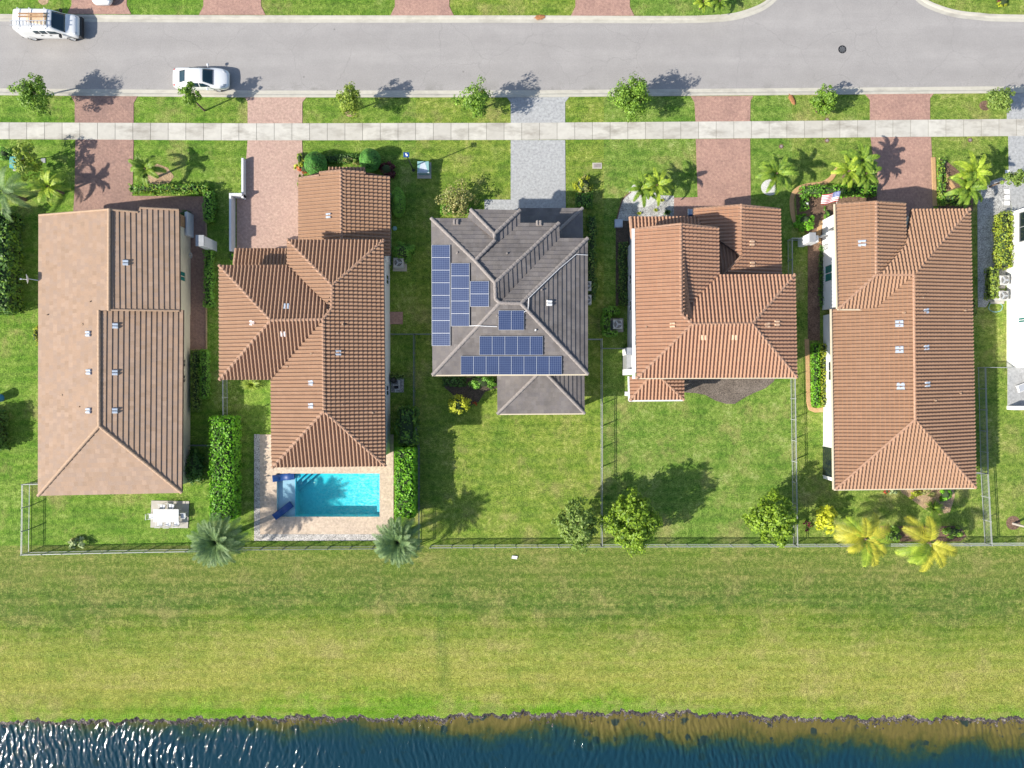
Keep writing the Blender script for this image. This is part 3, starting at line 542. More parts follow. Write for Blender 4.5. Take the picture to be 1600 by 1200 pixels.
# ================================================================ ROOFS
TILE = {'barrel': dict(w=0.3, c=0.36, n=8, step=0.06, amp=0.155), 'flat': dict(w=0.36, c=0.385, n=1, step=0.06, amp=0.0)}
FAC = []
VERTS = {}          # photo point -> list of 3-D positions (for ridge caps)
def facet(mb_deck, house, pts, eave, ze, pitch, style, mats, parent, name=None, tile=None):
    E1, E2 = P(*eave[0], ze), P(*eave[1], ze); u = (E2-E1).normalized()
    base = [P(p[0], p[1], ze) for p in pts]; cen = sum(base, Vector())/len(base)
    n = Vector((-u.y, u.x, 0))
    if (cen-E1).dot(n) < 0: n = -n
    slope = Vector((n.x, n.y, pitch)).normalized(); N = Vector((-pitch*n.x, -pitch*n.y, 1)).normalized()
    C = Vector((0,0,H)); W = []
    for p in pts:
        d = (P(p[0], p[1], 0) - C); t = (E1 - C).dot(N)/d.dot(N); q = C + d*t; W.append(q)
        VERTS.setdefault((house, round(p[0],1), round(p[1],1)), []).append(q)
    T = dict(TILE[style]); 
    if tile: T.update(tile)
    FAC.append((house, pts, E1, N, n, slope))
    ss = [(q-E1).dot(u) for q in W]; tt = [(q-E1).dot(slope) for q in W]
    s0, s1, t0, t1 = min(ss), max(ss), min(tt), max(tt)
    c = T['c']; wv = T['w']; nn = T['n']
    i0, i1 = math.floor(s0/wv), math.ceil(s1/wv); k0, k1 = math.floor((t0)/c), math.ceil(t1/c)
    S = [(i0 + j/nn)*wv for j in range((i1-i0)*nn+1)] if nn > 1 else [i0*wv, i1*wv]
    prof = [T['amp']*math.sqrt(max(0, math.sin(math.pi*min(1, ((s/wv) % 1.0)/0.68)))) if T['amp'] and ((s/wv)%1.0) < 0.68 else 0.0 for s in S]
    V = []; F = []
    rows = []
    for k in range(k0, k1): rows += [(k*c, T['step'], k), ((k+1)*c, 0.0, k)]
    for t, off, k in rows:
        for s, pr in zip(S, prof): V.append(tuple(E1 + u*s + slope*t + N*(0.02 + off + pr*(1.0 if off > 0 else 0.82))))
    m = len(S)
    for r in range(len(rows)-1):
        for j in range(m-1): F.append((r*m+j, r*m+j+1, (r+1)*m+j+1, (r+1)*m+j))
    me = bpy.data.meshes.new('t'); me.from_pydata(V, [], F); bm = bmesh.new(); bm.from_mesh(me); bpy.data.meshes.remove(me)
    # clip to the polygon in plan
    Q = W[:]; ar = sum(Q[i].x*Q[(i+1)%len(Q)].y - Q[(i+1)%len(Q)].x*Q[i].y for i in range(len(Q)))
    if ar < 0: Q = Q[::-1]
    conv = all(((Q[(i+1)%len(Q)]-Q[i]).xy.to_3d().cross((Q[(i+2)%len(Q)]-Q[(i+1)%len(Q)]).xy.to_3d())).z > -1e-6 for i in range(len(Q)))
    for i in range(len(Q)):
        a, b = Q[i], Q[(i+1)%len(Q)]; d = (b-a); no = Vector((d.y, -d.x, 0)).normalized()
        bmesh.ops.bisect_plane(bm, geom=bm.verts[:]+bm.edges[:]+bm.faces[:], plane_co=a, plane_no=no, dist=1e-5, clear_outer=conv)
    if not conv:
        def inside(x, y):
            r = False; j = len(Q)-1
            for i in range(len(Q)):
                if (Q[i].y > y) != (Q[j].y > y) and x < (Q[j].x-Q[i].x)*(y-Q[i].y)/(Q[j].y-Q[i].y)+Q[i].x: r = not r
                j = i
            return r
        bmesh.ops.delete(bm, geom=[f for f in bm.faces if not inside(*f.calc_center_median().xy)], context='FACES')
    uvl = bm.loops.layers.uv.new('UVMap')
    for f in bm.faces:
        f.normal_update(); cc = f.calc_center_median(); s = (cc-E1).dot(u); t = (cc-E1).dot(slope)
        k = math.floor(t/c + 1e-3); fl = 0.5*(k % 2) if style == 'flat' else 0
        if f.normal.dot(N) < 0: f.normal_flip()
        for l in f.loops:
            if style == 'flat': l[uvl].uv = ((l.vert.co-E1).dot(u)/wv + fl, k + 0.5)
            else: l[uvl].uv = (math.floor(s/wv)+0.5, k + 0.5)
    mb_deck.append((bm, Q, N))
def finish_roof(decks, name, parent, tmat, thick=0.16):
    big = bmesh.new(); uvb = big.loops.layers.uv.new('UVMap'); 
    me = bpy.data.meshes.new(name)
    tmp = bpy.data.meshes.new('tmp')
    for bm, Q, N in decks: bm.to_mesh(tmp); big.from_mesh(tmp); bm.free()
    bpy.data.meshes.remove(tmp)
    for f in big.faces: f.material_index = 0
    for _, Q, N in decks:       # solid deck and fascia below the tiles
        top = [big.verts.new(q + Vector((0,0,0.012))) for q in Q]; bot = [big.verts.new(q - Vector((0,0,thick))) for q in Q]; n = len(Q)
        fs = [big.faces.new(top), big.faces.new(bot[::-1])] + [big.faces.new((top[i], bot[i], bot[(i+1)%n], top[(i+1)%n])) for i in range(n)]
        for f in fs: f.material_index = 1
    bmesh.ops.triangulate(big, faces=[f for f in big.faces if f.material_index == 1 and len(f.verts) > 4])
    big.to_mesh(me); big.free()
    o = meshobj(name, me, [tmat, M['deck']], None); o.parent = parent; o.matrix_parent_inverse = Matrix(); 
    o.location = -parent.location if parent else (0,0,0); return o
def vpos(h, p):
    L = VERTS.get((h, round(p[0],1), round(p[1],1)))
    if not L: raise KeyError((h, p))
    return sum(L, Vector())/len(L)
def caps(h, lines, parent, mat, r=0.13, name='ridge_tiles', lift=0.05):
    mb = MB()
    for a, b in lines:
        A, B = vpos(h, a), vpos(h, b); d = (B-A); L = d.length; n = max(1, int(L/0.38)); dn = d.normalized()
        if d.z < -0.05: A, B, d, dn = B, A, -d, -dn     # from the low end upwards
        side = dn.cross(Vector((0,0,1))).normalized(); up = side.cross(dn)
        for i in range(n):
            p = A + d*(i/n); q = A + d*((i+1.12)/n); V = []
            for (pt, rr) in ((p, r*1.12), (q, r*0.92)):
                for k in range(7):
                    t = math.pi*(k/6*1.1 - 0.05); V.append(pt + side*math.cos(t)*rr + up*(math.sin(t)*rr*0.8 + lift))
            mb.add(V, [(k, k+1, k+8, k+7) for k in range(6)] + [tuple(range(7))])
    o = mb.build(name, mat); o.parent = parent; o.matrix_parent_inverse = Matrix(); return o
def under(o, house): # o built in world coordinates -> child of house empty
    o.parent = house; o.matrix_parent_inverse = Matrix(); o.location = -house.location; return o
def walls(house, rects, mat, name='wall', par=None):
    mb = MB()
    for (ax, ay, bx_, by_, z, ins) in rects:      # eave rectangle in photo pixels at height z; walls stand inside it
        a, b = P(ax, ay, z), P(bx_, by_, z)
        iw, inn, ie, is_ = ins if isinstance(ins, tuple) else (ins,)*4
        mb.box(a.x+iw, b.y+is_, 0, b.x-ie, a.y-inn, z-0.1)
    return under(mb.build(name, mat), house)
def onroof(house, px, py):
    best = None; near = None
    for h, pts, E1, N, n, slope in FAC:
        if h != house: continue
        dm = min((p[0]-px)**2+(p[1]-py)**2 for p in pts)
        C = Vector((0,0,H)); d = P(px, py, 0) - C
        if near is None or dm < near[0]: near = (dm, C + d*((E1-C).dot(N)/d.dot(N)), -n)
        r = False; j = len(pts)-1
        for i in range(len(pts)):
            if (pts[i][1] > py) != (pts[j][1] > py) and px < (pts[j][0]-pts[i][0])*(py-pts[i][1])/(pts[j][1]-pts[i][1])+pts[i][0]: r = not r
            j = i
        if not r: continue
        C = Vector((0,0,H)); d = P(px, py, 0) - C; q = C + d*((E1-C).dot(N)/d.dot(N))
        if best is None or q.z > best[0].z: best = (q, -n)
    return best or near[1:]
def vent(parent_roof, house, px, py, mat, l=0.42, w_=0.5, pitch=0.3):
    """low two-piece roof vent lying on the slope; pitch_dir = downslope direction"""
    c, d = onroof(house, px, py); s = Vector((-d.y, d.x, 0)); dn = Vector((d.x, d.y, -pitch)).normalized(); N = s.cross(dn); N = N if N.z > 0 else -N
    mb = MB()
    for k in (-1, 1):
        q0 = c + s*k*w_/4 + N*0.12; L_, W_ = l/2, w_/4*0.86
        base = [q0 - dn*L_ - s*W_, q0 + dn*L_ - s*W_, q0 + dn*L_ + s*W_, q0 - dn*L_ + s*W_]
        topc = [q0 - dn*L_*0.9 - s*W_*0.5 + N*0.07, q0 + dn*L_ - s*W_*0.5 + N*0.1, q0 + dn*L_ + s*W_*0.5 + N*0.1, q0 - dn*L_*0.9 + s*W_*0.5 + N*0.07]
        low = [v - N*0.14 for v in base]
        mb.add(low + base + topc, [(4,5,9,8),(5,6,10,9),(6,7,11,10),(7,4,8,11),(8,9,10,11),(0,1,5,4),(1,2,6,5),(2,3,7,6),(3,0,4,7)])
    o = mb.build('roof_vent', mat); o.parent = parent_roof; o.matrix_parent_inverse = Matrix(); return o
def pipe(parent_roof, house, px, py, mat, r=0.06, h=0.35):
    c, _ = onroof(house, px, py); mb = MB(); mb.lathe((c.x, c.y, c.z-0.1), [(r*2.2,0),(r*2.2,0.08),(r,0.14),(r,h),(r*0.7,h),(0.001,h-0.02)], 10)
    o = mb.build('vent_pipe', mat); o.parent = parent_roof; o.matrix_parent_inverse = Matrix(); return o
def window(house, c, nrm, wdt, hgt, gl, fr, sill=None):
    """window on a wall: c = centre, nrm = outward"""
    n = Vector(nrm); s = Vector((-n.y, n.x, 0)); c = Vector(c); t = 0.07
    mb = MB()
    def bar(a0, a1, z0, z1, d):
        p = [c + s*a0 + Vector((0,0,z0)), c + s*a1 + Vector((0,0,z0)), c + s*a1 + Vector((0,0,z1)), c + s*a0 + Vector((0,0,z1))]
        mb.add([q - n*0.05 for q in p] + [q + n*d for q in p], [(0,1,2,3),(4,7,6,5),(0,4,5,1),(1,5,6,2),(2,6,7,3),(3,7,4,0)])
    W_, H_ = wdt/2, hgt/2
    bar(-W_,-W_+t,-H_,H_,0.05); bar(W_-t,W_,-H_,H_,0.05); bar(-W_+t,W_-t,H_-t,H_,0.05); bar(-W_+t,W_-t,-H_,-H_+t,0.08); bar(-0.03,0.03,-H_+t,H_-t,0.04)
    f = under(mb.build('window', fr), house)
    mb2 = MB(); p = [c - s*(W_-t) - Vector((0,0,H_-t)), c + s*(W_-t) - Vector((0,0,H_-t)), c + s*(W_-t) + Vector((0,0,H_-t)), c - s*(W_-t) + Vector((0,0,H_-t))]
    mb2.add([q + n*0.003 for q in p] + [q + n*0.02 for q in p], [(0,1,2,3),(4,7,6,5),(0,4,5,1),(1,5,6,2),(2,6,7,3),(3,7,4,0)])
    o = mb2.build('pane', gl); o.parent = f; o.matrix_parent_inverse = Matrix(); return f
def gutter(house, segs, mat, ze, w_=0.12, name='gutter'):
    mb = MB()
    for a, b in segs:
        A, B = P(*a, ze), P(*b, ze); d = (B-A).normalized(); s = Vector((-d.y, d.x, 0))
        q = [A - s*w_ , B - s*w_, B + s*w_, A + s*w_]
        mb.add([v + Vector((0,0,-0.17)) for v in q] + [v + Vector((0,0,-0.02)) for v in q], [(0,3,2,1),(4,5,6,7),(0,1,5,4),(1,2,6,5),(2,3,7,6),(3,0,4,7)])
    return under(mb.build(name, mat), house)
# ================================================================ HOUSES
W_, S_, N_, E_ = (-1,0,0), (0,-1,0), (0,1,0), (1,0,0)
M['vent_blue'] = plain('pale_vent', (0.42,0.48,0.56), 0.5); M['vent_pink'] = plain('pink_vent', (0.62,0.53,0.52), 0.6); M['vent_tan'] = plain('tan_vent', (0.62,0.42,0.28), 0.6)
def mk(house, items, name, hid, pitch, style, tmat, ze, tile=None):
    d = []
    for pts, ea, eb in items: facet(d, hid, pts, (ea, eb), ze, pitch, style, None, house, tile=tile)
    return finish_roof(d, name, house, tmat)
def gables(house, tris, mat, name='gable_wall', pitch=0.3):
    """triangular wall piece under a gable: (eave point, ridge point, eave point) in world, thickness along +-y"""
    mb = MB()
    for a, b, c, th in tris:
        V = [a, b, c]; mb.add([v for v in V] + [v + Vector((0, th, 0)) for v in V], [(0,1,2),(5,4,3),(0,3,4,1),(1,4,5,2),(2,5,3,0)])
    return under(mb.build(name, mat), house)
def gable_at(hid, house, w, r, e, drop, mat, ze, inset=0.45, tw=0.2):
    A, B, C_ = vpos(hid, w), vpos(hid, r), vpos(hid, e); y = min(A.y, C_.y, B.y) - inset
    for q in (A, B, C_): q.z -= 0.14
    A.y = B.y = C_.y = y; A.x += 0.55; A.z += 0.16; C_.x -= 0.55; C_.z += 0.16
    lo = min(A.z, C_.z) - 0.35
    mb = MB(); V = [Vector((A.x,y,lo)), Vector((C_.x,y,lo)), C_, B, A]
    mb.add(V + [v - Vector((0,tw,0)) for v in V], [(0,1,2,3,4),(9,8,7,6,5)] + [(i,(i+1)%5,5+(i+1)%5,5+i) for i in range(5)])
    return under(mb.build('gable_wall', mat), house)
def garage_door(house, cx, y, wd, hgt, mat):
    mb = MB(); n = 5
    for i in range(n):
        z0 = 0.05 + i*hgt/n
        mb.box(cx-wd/2, y, z0, cx+wd/2, y+0.05, z0+hgt/n-0.02)
    mb.box(cx-wd/2-0.1, y, 0, cx-wd/2, y+0.08, hgt+0.15); mb.box(cx+wd/2, y, 0, cx+wd/2+0.1, y+0.08, hgt+0.15); mb.box(cx-wd/2, y, hgt+0.05, cx+wd/2, y+0.08, hgt+0.15)
    return under(mb.build('garage_door', mat), house)
def door(house, c, nrm, mat, wd=1.0, hgt=2.1):
    n = Vector(nrm); s = Vector((-n.y, n.x, 0)); c = Vector(c); mb = MB()
    p = [c - s*wd/2, c + s*wd/2, c + s*wd/2 + Vector((0,0,hgt)), c - s*wd/2 + Vector((0,0,hgt))]
    mb.add([q - n*0.04 for q in p] + [q + n*0.05 for q in p], [(0,1,2,3),(4,7,6,5),(0,4,5,1),(1,5,6,2),(2,6,7,3),(3,7,4,0)])
    o = under(mb.build('door', mat), house)
    h = MB(); q = c + n*0.09 + s*(wd*0.38) + Vector((0,0,1.0)); h.tube([q - Vector((0,0,0.1)), q + Vector((0,0,0.1))], 0.02, 6)
    hh = h.build('handle', M['grey']); hh.parent = o; hh.matrix_parent_inverse = Matrix(); return o

# ---- 1: far-left tan house, one storey
h1 = empty('house', P(180, 560, 0), 'tan flat-tiled one-storey house at far left with cream side wall and smooth hip roof', 'house')
I = [([(61,335.5),(171,326.5),(170.5,485),(155,485.2),(155.5,665.5),(60,774.5)], (61,335.5), (60,774.5)),
     ([(155.5,665.5),(60,774.5),(284.5,770)], (60,774.5), (284.5,770)),
     ([(155,485.2),(155.5,665.5),(284.5,770),(286.7,484.5)], (286.7,484.5), (284.5,770))]
r1 = mk(h1, I, 'roof', 'h1', 0.29, 'flat', M['tan'], 3.1, dict(c=0.415))
r1b = mk(h1, [([(171,326.5),(170.5,485),(281.5,487),(280.3,327),(219,323.5),(216.5,330.5)], (281.5,485), (280.3,327))], 'roof', 'h1b', 0.29, 'flat', M['tan'], 3.65, dict(c=0.415))
caps('h1', [((171,326.5),(170.5,485))], r1, M['tan_cap'])
caps('h1', [((155,485.2),(155.5,665.5)), ((155.5,665.5),(60,774.5)), ((155.5,665.5),(284.5,770))], r1, M['tan_cap'])
def bar_caps(pts, parent, mat, r=0.1, name='ridge_tiles'):
    mb = MB()
    for a, b in pts:
        d = b-a; assert d.length > 0; n = max(1, int(d.length/0.4))
        for i in range(n):
            mb.tube([a+d*(i/n), a+d*((i+1.05)/n)], [r*1.1, r*0.95], 7)
    o = mb.build(name, mat); o.parent = parent; o.matrix_parent_inverse = Matrix(); return o
def rp(h, x, y, lift=0.06): return onroof(h, x, y)[0] + Vector((0,0,lift))
bar_caps([(rp('h1b',172,484.0), rp('h1b',280.5,485.5))], r1b, M['tan_cap'], 0.09)
bar_caps([(rp('h1b',171.8,327.8), rp('h1b',215.8,331.6)), (rp('h1b',219,324.8), rp('h1b',279.6,328)), (rp('h1',62,336.6), rp('h1',169.5,327.6))], r1b, M['tan_cap'], 0.09)
walls(h1, [(61,336,283,486,3.1,(0.6,0.5,0.6,0.0)), (61,484,286,772,3.1,(0.6,0,0.8,0.6))], M['cream_wall'])
for (x, y) in ((140.5,581),(140,641.5),(180.5,509),(180,582),(139.5,521.5)): vent(r1, 'h1', x, y, M['vent_blue'], pitch=0.29)
vent(r1, 'h1', 180, 641.5, M['vent_blue'], pitch=0.29); vent(r1b, 'h1b', 196.5, 410.5, M['vent_blue'], pitch=0.29)
for (x, y, r) in ((141.5,471.5,.05),(75,492,.05),(129,507,.09),(97,617.5,.09),(124.5,635.5,.05)): pipe(r1, 'h1', x, y, M['tan_cap'], r, 0.28 if r < .06 else 0.22)
e1 = P(286.5,600,3.1).x - 0.8; e1n = P(283,400,3.1).x - 0.6
window(h1, (e1n, G(0,436).y, 1.7), E_, 0.9, 1.2, M['teal_glass'], M['cream']); window(h1, (e1, G(0,568).y, 1.7), E_, 0.7, 1.2, M['glass'], M['cream']); window(h1, (e1, G(0,592).y, 1.7), E_, 0.7, 1.2, M['glass'], M['cream'])
garage_door(h1, G(152,0).x, P(0,336,3.1).y-0.5, 4.6, 2.2, M['cream'])
window(h1, (G(150,0).x, P(0,772,3.1).y+0.6, 1.5), S_, 2.6, 1.6, M['glass'], M['cream'])
door(h1, (e1n, G(0,352).y, 0), E_, M['wood'])
ct = MB(); a_ = G(300,343); c_ = G(309,352); ct.box(e1n, G(0,372).y, 0, G(303,0).x, G(0,336).y, 1.15); ct.box(G(303,0).x-0.12, G(0,372).y, 1.15, G(303,0).x, G(0,336).y, 1.3)
under(ct.build('entry_wall', M['grey_wall']), h1)

# ---- 2: two-storey pool house, terracotta barrel tiles
h2 = empty('house', P(500, 560, 0), 'two-storey terracotta barrel-tiled house beside the swimming pool with pink paver driveway', 'house')
I = [([(342.8,414.6),(448.7,414.2),(518.5,482),(505.3,499),(423.4,500.6)], (342.8,414.6), (448.7,414.2)),
     ([(342.8,414.6),(423.4,500.6),(343.2,593.6)], (342.8,414.6), (343.2,593.6)),
     ([(423.4,500.6),(505.3,499),(423.7,593.6),(343.2,593.6)], (343.2,593.6), (423.7,593.6)),
     ([(505.3,499),(506.5,642),(426,730.3),(424.6,712),(423.7,593.6)], (423.7,593.6), (425,730.3)),
     ([(506.5,642),(426,730.3),(602.8,728.4)], (426,730.3), (602.8,728.4)),
     ([(599.8,375.2),(519.3,446),(518.5,482),(505.3,499),(506.5,642),(602.8,728.4)], (599.8,375.2), (602.8,728.4)),
     ([(449.5,374.6),(599.8,375.2),(519.3,446)], (449.5,374.6), (599.8,375.2)),
     ([(449.5,374.6),(519.3,446),(518.5,482),(448.7,414.2)], (449.5,374.6), (448.7,414.2))]
r2 = mk(h2, I, 'roof', 'h2', 0.3, 'barrel', M['terra'], 5.8)
caps('h2', [((423.4,500.6),(342.8,414.6)), ((423.4,500.6),(343.2,593.6)), ((423.4,500.6),(505.3,499)), ((505.3,499),(506.5,642)), ((506.5,642),(426,730.3)), ((506.5,642),(602.8,728.4)),
            ((519.3,446),(599.8,375.2)), ((519.3,446),(449.5,374.6)), ((519.3,446),(518.5,482)), ((518.5,482),(505.3,499))], r2, M['terra_cap'])
g2 = mk(h2, [([(466.6,278),(499.2,273.5),(499.4,269),(533.3,265.8),(533.8,382),(466.6,382)], (466.6,278), (466.6,382)),
             ([(533.3,265.8),(571.2,269),(571.4,274.6),(609.6,276.2),(610.5,399.5),(598,399.5),(598,384),(533.8,382)], (609.6,276), (610.5,399.5))], 'garage_roof', 'h2g', 0.3, 'barrel', M['terra'], 3.0, dict(c=0.37))
caps('h2g', [((533.3,265.8),(533.8,382))], g2, M['terra_cap'])
bar_caps([(rp('h2g',467.4,278.9), rp('h2g',499,274.4)), (rp('h2g',499.8,270), rp('h2g',532.5,266.8)), (rp('h2g',534.2,266.9), rp('h2g',571,270)), (rp('h2g',571.8,275.6), rp('h2g',609,277))], g2, M['terra_cap'], 0.1)
p2a = mk(h2, [([(513.5,261.8),(570.5,261.8),(570.5,280),(513.5,280)], (513.5,261.8), (570.5,261.8))], 'entry_roof', 'h2p', 0.3, 'barrel', M['terra'], 2.75)
p2b = mk(h2, [([(368.6,388.2),(450,388.2),(462,424),(365,424)], (368.6,388.2), (448,388.2))], 'side_roof', 'h2q', 0.3, 'barrel', M['terra'], 3.0)
bar_caps([(rp('h2q',369,389), rp('h2q',366,413))], p2b, M['terra_cap'], 0.12)
walls(h2, [(343,415,510,593,5.8,(.55,.55,0,.55)), (424,480,602,729,5.8,(.55,0,.6,.55)), (449,375,600.5,600,5.8,(.55,.55,.55,0)), (466.6,278,610,405,3.0,(.4,.5,.45,0)), (368,389,455,440,3.0,(.4,.5,0,0))], M['white_wall'])
gable_at('h2g', h2, (466.6,278), (533.3,265.8), (609.6,276.2), 0, M['white_wall'], 3.0, 0.55)
for (x, y) in ((395.8,504.5),(443.5,521),(448.5,479.5),(487.5,598),(487.5,633.5),(528.5,551.5)): vent(r2, 'h2', x, y, M['vent_pink'] if x < 445 else M['vent_blue'])
vent(g2, 'h2g', 514.7,337.5, M['vent_blue'])
for (x, y) in ((536,507),(528,521),(487,553),(450,573),(536,632.5),(583,645)): pipe(r2, 'h2', x, y, M['tan_cap'], 0.07, 0.35)
ex = P(602,560,5.8).x - 0.6
for y, zz in ((437,4.3),(437,1.5),(495,4.4),(610,1.5),(610,4.4),(680,4.3)): window(h2, (ex, P(0,y,zz).y, zz), E_, 0.9, 1.3, M['glass'], M['white'])
wx = P(343,500,5.8).x + 0.55
for y in (450,500,550): window(h2, (wx, P(0,y,4.3).y, 4.3), W_, 1.0, 1.3, M['glass'], M['white'])
window(h2, (P(512,729,5.8).x, P(0,729,5.8).y+0.55, 1.35), S_, 4.2, 2.1, M['glass'], M['white']); window(h2, (P(470,729,5.8).x, P(0,729,5.8).y+0.55, 4.4), S_, 1.4, 1.3, M['glass'], M['white']); window(h2, (P(555,729,5.8).x, P(0,729,5.8).y+0.55, 4.4), S_, 1.4, 1.3, M['glass'], M['white'])
garage_door(h2, G(412,0).x, P(0,389,3.0).y-0.5, 2.8, 2.2, M['white'])
door(h2, (P(466.6,340,3).x+0.4, P(0,345,1).y, 0), W_, M['wood'])

# ---- 3: grey solar house
h3 = empty('house', P(797, 470, 0), 'two-storey house under a dark grey flat-tiled roof carrying blue solar panels', 'house')
I = [([(673.8,341),(742.3,407.5),(773.5,441.8),(774.2,467),(781,473.3),(676,585.8)], (673.8,341), (676,585.8)),
     ([(673.8,341.2),(732.5,341.2),(773.3,375.5),(742.3,407.5)], (673.8,341.2), (732.5,341.2)),
     ([(812.8,348.5),(873.4,348.5),(773.5,441.8),(742.3,407.5)], (812.8,348.5), (873.4,348.5)),
     ([(873.4,348.5),(874.6,372.3),(781,473.3),(774.2,467),(773.5,441.8)], (873.4,348.5), (874.6,372.3)),
     ([(874.6,372.3),(918.2,372.3),(813.9,474.2),(781,473.3)], (874.6,372.3), (918.2,372.3)),
     ([(918.2,372.3),(813.9,474.2),(918.6,584.6)], (918.2,372.3), (918.6,584.6)),
     ([(676,585.8),(781,473.3),(813.9,474.2),(918.6,584.6)], (676,585.8), (918.6,584.6))]
r3 = mk(h3, I, 'roof', 'h3', 0.33, 'flat', M['slate'], 5.8)
# raised small hip over the entry side
r3b = mk(h3, [([(735.5,327.3),(812.6,328.4),(772.6,365.8)], (735.5,327.6), (812.6,328)),
              ([(812.6,328.4),(813,350),(742.3,407.5),(773.3,375.5),(772.6,365.8)], (812.6,328.4), (813,349)),
              ([(735.5,327.3),(772.6,365.8),(773.3,375.5),(730.5,340)], (735.5,327.3), (731.5,341))], 'roof', 'h3', 0.33, 'flat', M['slate'], 5.8)
cp = [((673.8,341),(742.3,407.5)), ((742.3,407.5),(773.5,441.8)), ((773.5,441.8),(774.2,467)), ((774.2,467),(781,473.3)), ((781,473.3),(813.9,474.2)), ((813.9,474.2),(918.2,372.3)), ((813.9,474.2),(918.6,584.6)),
      ((781,473.3),(676,585.8)), ((773.5,441.8),(873.4,348.5)), ((742.3,407.5),(773.3,375.5)), ((772.6,365.8),(812.6,328.4)), ((772.6,365.8),(735.5,327.3)), ((772.6,365.8),(773.3,375.5))]
caps('h3', cp, r3, M['slate_cap'], 0.14)
g3 = mk(h3, [([(809,325.3),(910.3,325.3),(866,366),(809,366)], (809,325.3), (910.3,325.3)), ([(910.3,325.3),(866,366),(860,380),(911,380)], (910.3,325.3), (911,380))], 'garage_roof', 'h3g', 0.33, 'flat', M['slate'], 3.0)
caps('h3g', [((866,366),(910.3,325.3))], g3, M['slate_cap'], 0.13)
q3 = mk(h3, [([(776.8,580),(845,580),(777.2,646.6)], (776.8,580), (777.2,646.6)), ([(777.2,646.6),(845,580),(850,580),(913.4,645.8)], (777.2,646.6), (913.4,645.8)), ([(850,580),(913,580),(913.4,645.8)], (913,580), (913.4,645.8))], 'porch_roof', 'h3q', 0.33, 'flat', M['slate'], 3.0)
caps('h3q', [((845,580),(777.2,646.6)), ((850,580),(913.4,645.8))], q3, M['slate_cap'], 0.13)
walls(h3, [(674,372,918.4,585,5.8,(.5,0,.5,.5)), (674,341,800,380,5.8,(.5,.5,0,0)), (735.5,328,813,380,5.8,(.5,.5,.4,0)), (780,349,874,380,5.8,(.5,.5,.4,0)), (806,325.5,910.6,385,3.0,(0,.5,.4,0))], M['grey_wall'])
pc = MB()
for x, y in ((781,641),(845,641),(908,641)): c = P(x, y, 3); pc = MB(); pc.box(c.x-.18, c.y-.18+.3, 0, c.x+.18, c.y+.18+.3, 2.86); under(pc.build('porch_column', M['grey_wall']), h3)
garage_door(h3, G(840,0).x, P(0,325.5,3).y-0.5, 4.6, 2.2, M['white'])
window(h3, (P(800,585,5.8).x, P(0,585,5.8).y+.5, 1.3), S_, 3.6, 2.1, M['glass'], M['white']); window(h3, (P(720,585,5.8).x, P(0,585,5.8).y+.5, 4.4), S_, 1.5, 1.3, M['glass'], M['white'])
for y in (400,470,540): window(h3, (P(674,0,5.8).x+.5, P(0,y,4.4).y, 4.4), W_, .9, 1.3, M['glass'], M['white']); window(h3, (P(918.4,0,5.8).x-.5, P(0,y,4.4).y, 4.4), E_, .9, 1.3, M['glass'], M['white'])
gutter(h3, [((675,586.6),(919,585.4)), ((777,647.3),(913.6,646.5))][:1], M['cream'], 5.8, 0.06); gutter(h3, [((777,647.3),(913.6,646.5))], M['cream'], 3.0, 0.06)
for (x, y) in ((712.5,348.5),(842,350),(857.5,473.5)): vent(r3, 'h3', x, y, M['slate_cap'] if x < 850 else M['white'], pitch=.33)
for (x, y) in ((714.5,395),(792,396.5),(776.5,493.5),(836.5,516),(846,453.5)): pipe(r3, 'h3', x, y, M['slate_cap'] if x != 836.5 else M['white'], .07, .3)
# conduit run
mb = MB()
for L in ([(918,399),(900,398),(874,420),(850,443),(826,466.5),(825,485),(820,487)], [(820,487),(818,489)], [(733,509.5),(745,509),(760,510),(777,510.5)]):
    pts = []
    for p in L:
        q = onroof('h3', *p)
        if q: pts.append(q[0] + Vector((0,0,0.16)))
    if len(pts) > 1: mb.tube(pts, 0.028, 6)
cdt = mb.build('conduit', M['white']); cdt.parent = r3; cdt.matrix_parent_inverse = Matrix()
# solar panels: cells with pale grid
def cellmat():
    m, nt, N, Lk, b = newmat('solar_cells'); uv = N.new('ShaderNodeUVMap')
    sc = N.new('ShaderNodeVectorMath'); sc.operation = 'MULTIPLY'; sc.inputs[1].default_value = (10, 6, 1); Lk.new(uv.outputs[0], sc.inputs[0])
    fr = N.new('ShaderNodeVectorMath'); fr.operation = 'FRACTION'; Lk.new(sc.outputs[0], fr.inputs[0])
    sp = N.new('ShaderNodeSeparateXYZ'); Lk.new(fr.outputs[0], sp.inputs[0])
    fa = math_(nt, 'MINIMUM', math_(nt, 'SUBTRACT', 0.5, math_(nt, 'ABSOLUTE', math_(nt, 'SUBTRACT', sp.outputs[0], 0.5))), math_(nt, 'SUBTRACT', 0.5, math_(nt, 'ABSOLUTE', math_(nt, 'SUBTRACT', sp.outputs[1], 0.5))))
    g = geo(nt)
    c = mix(nt, noise(nt, 1.2, 4, g.outputs['Position']), (0.018,0.03,0.08), (0.032,0.052,0.125))
    Lk.new(mix(nt, ramp(nt, fa, [(0.05, (1,1,1)), (0.1, (0,0,0))]), c, (0.1,0.13,0.22)), b.inputs['Base Color'])
    b.inputs['Roughness'].default_value = 0.25; b.inputs['Specular IOR Level'].default_value = 0.6; return m
M['cells'] = cellmat(); M['alu'] = plain('aluminium', (0.5,0.52,0.55), 0.4, 0.3, 0.03)
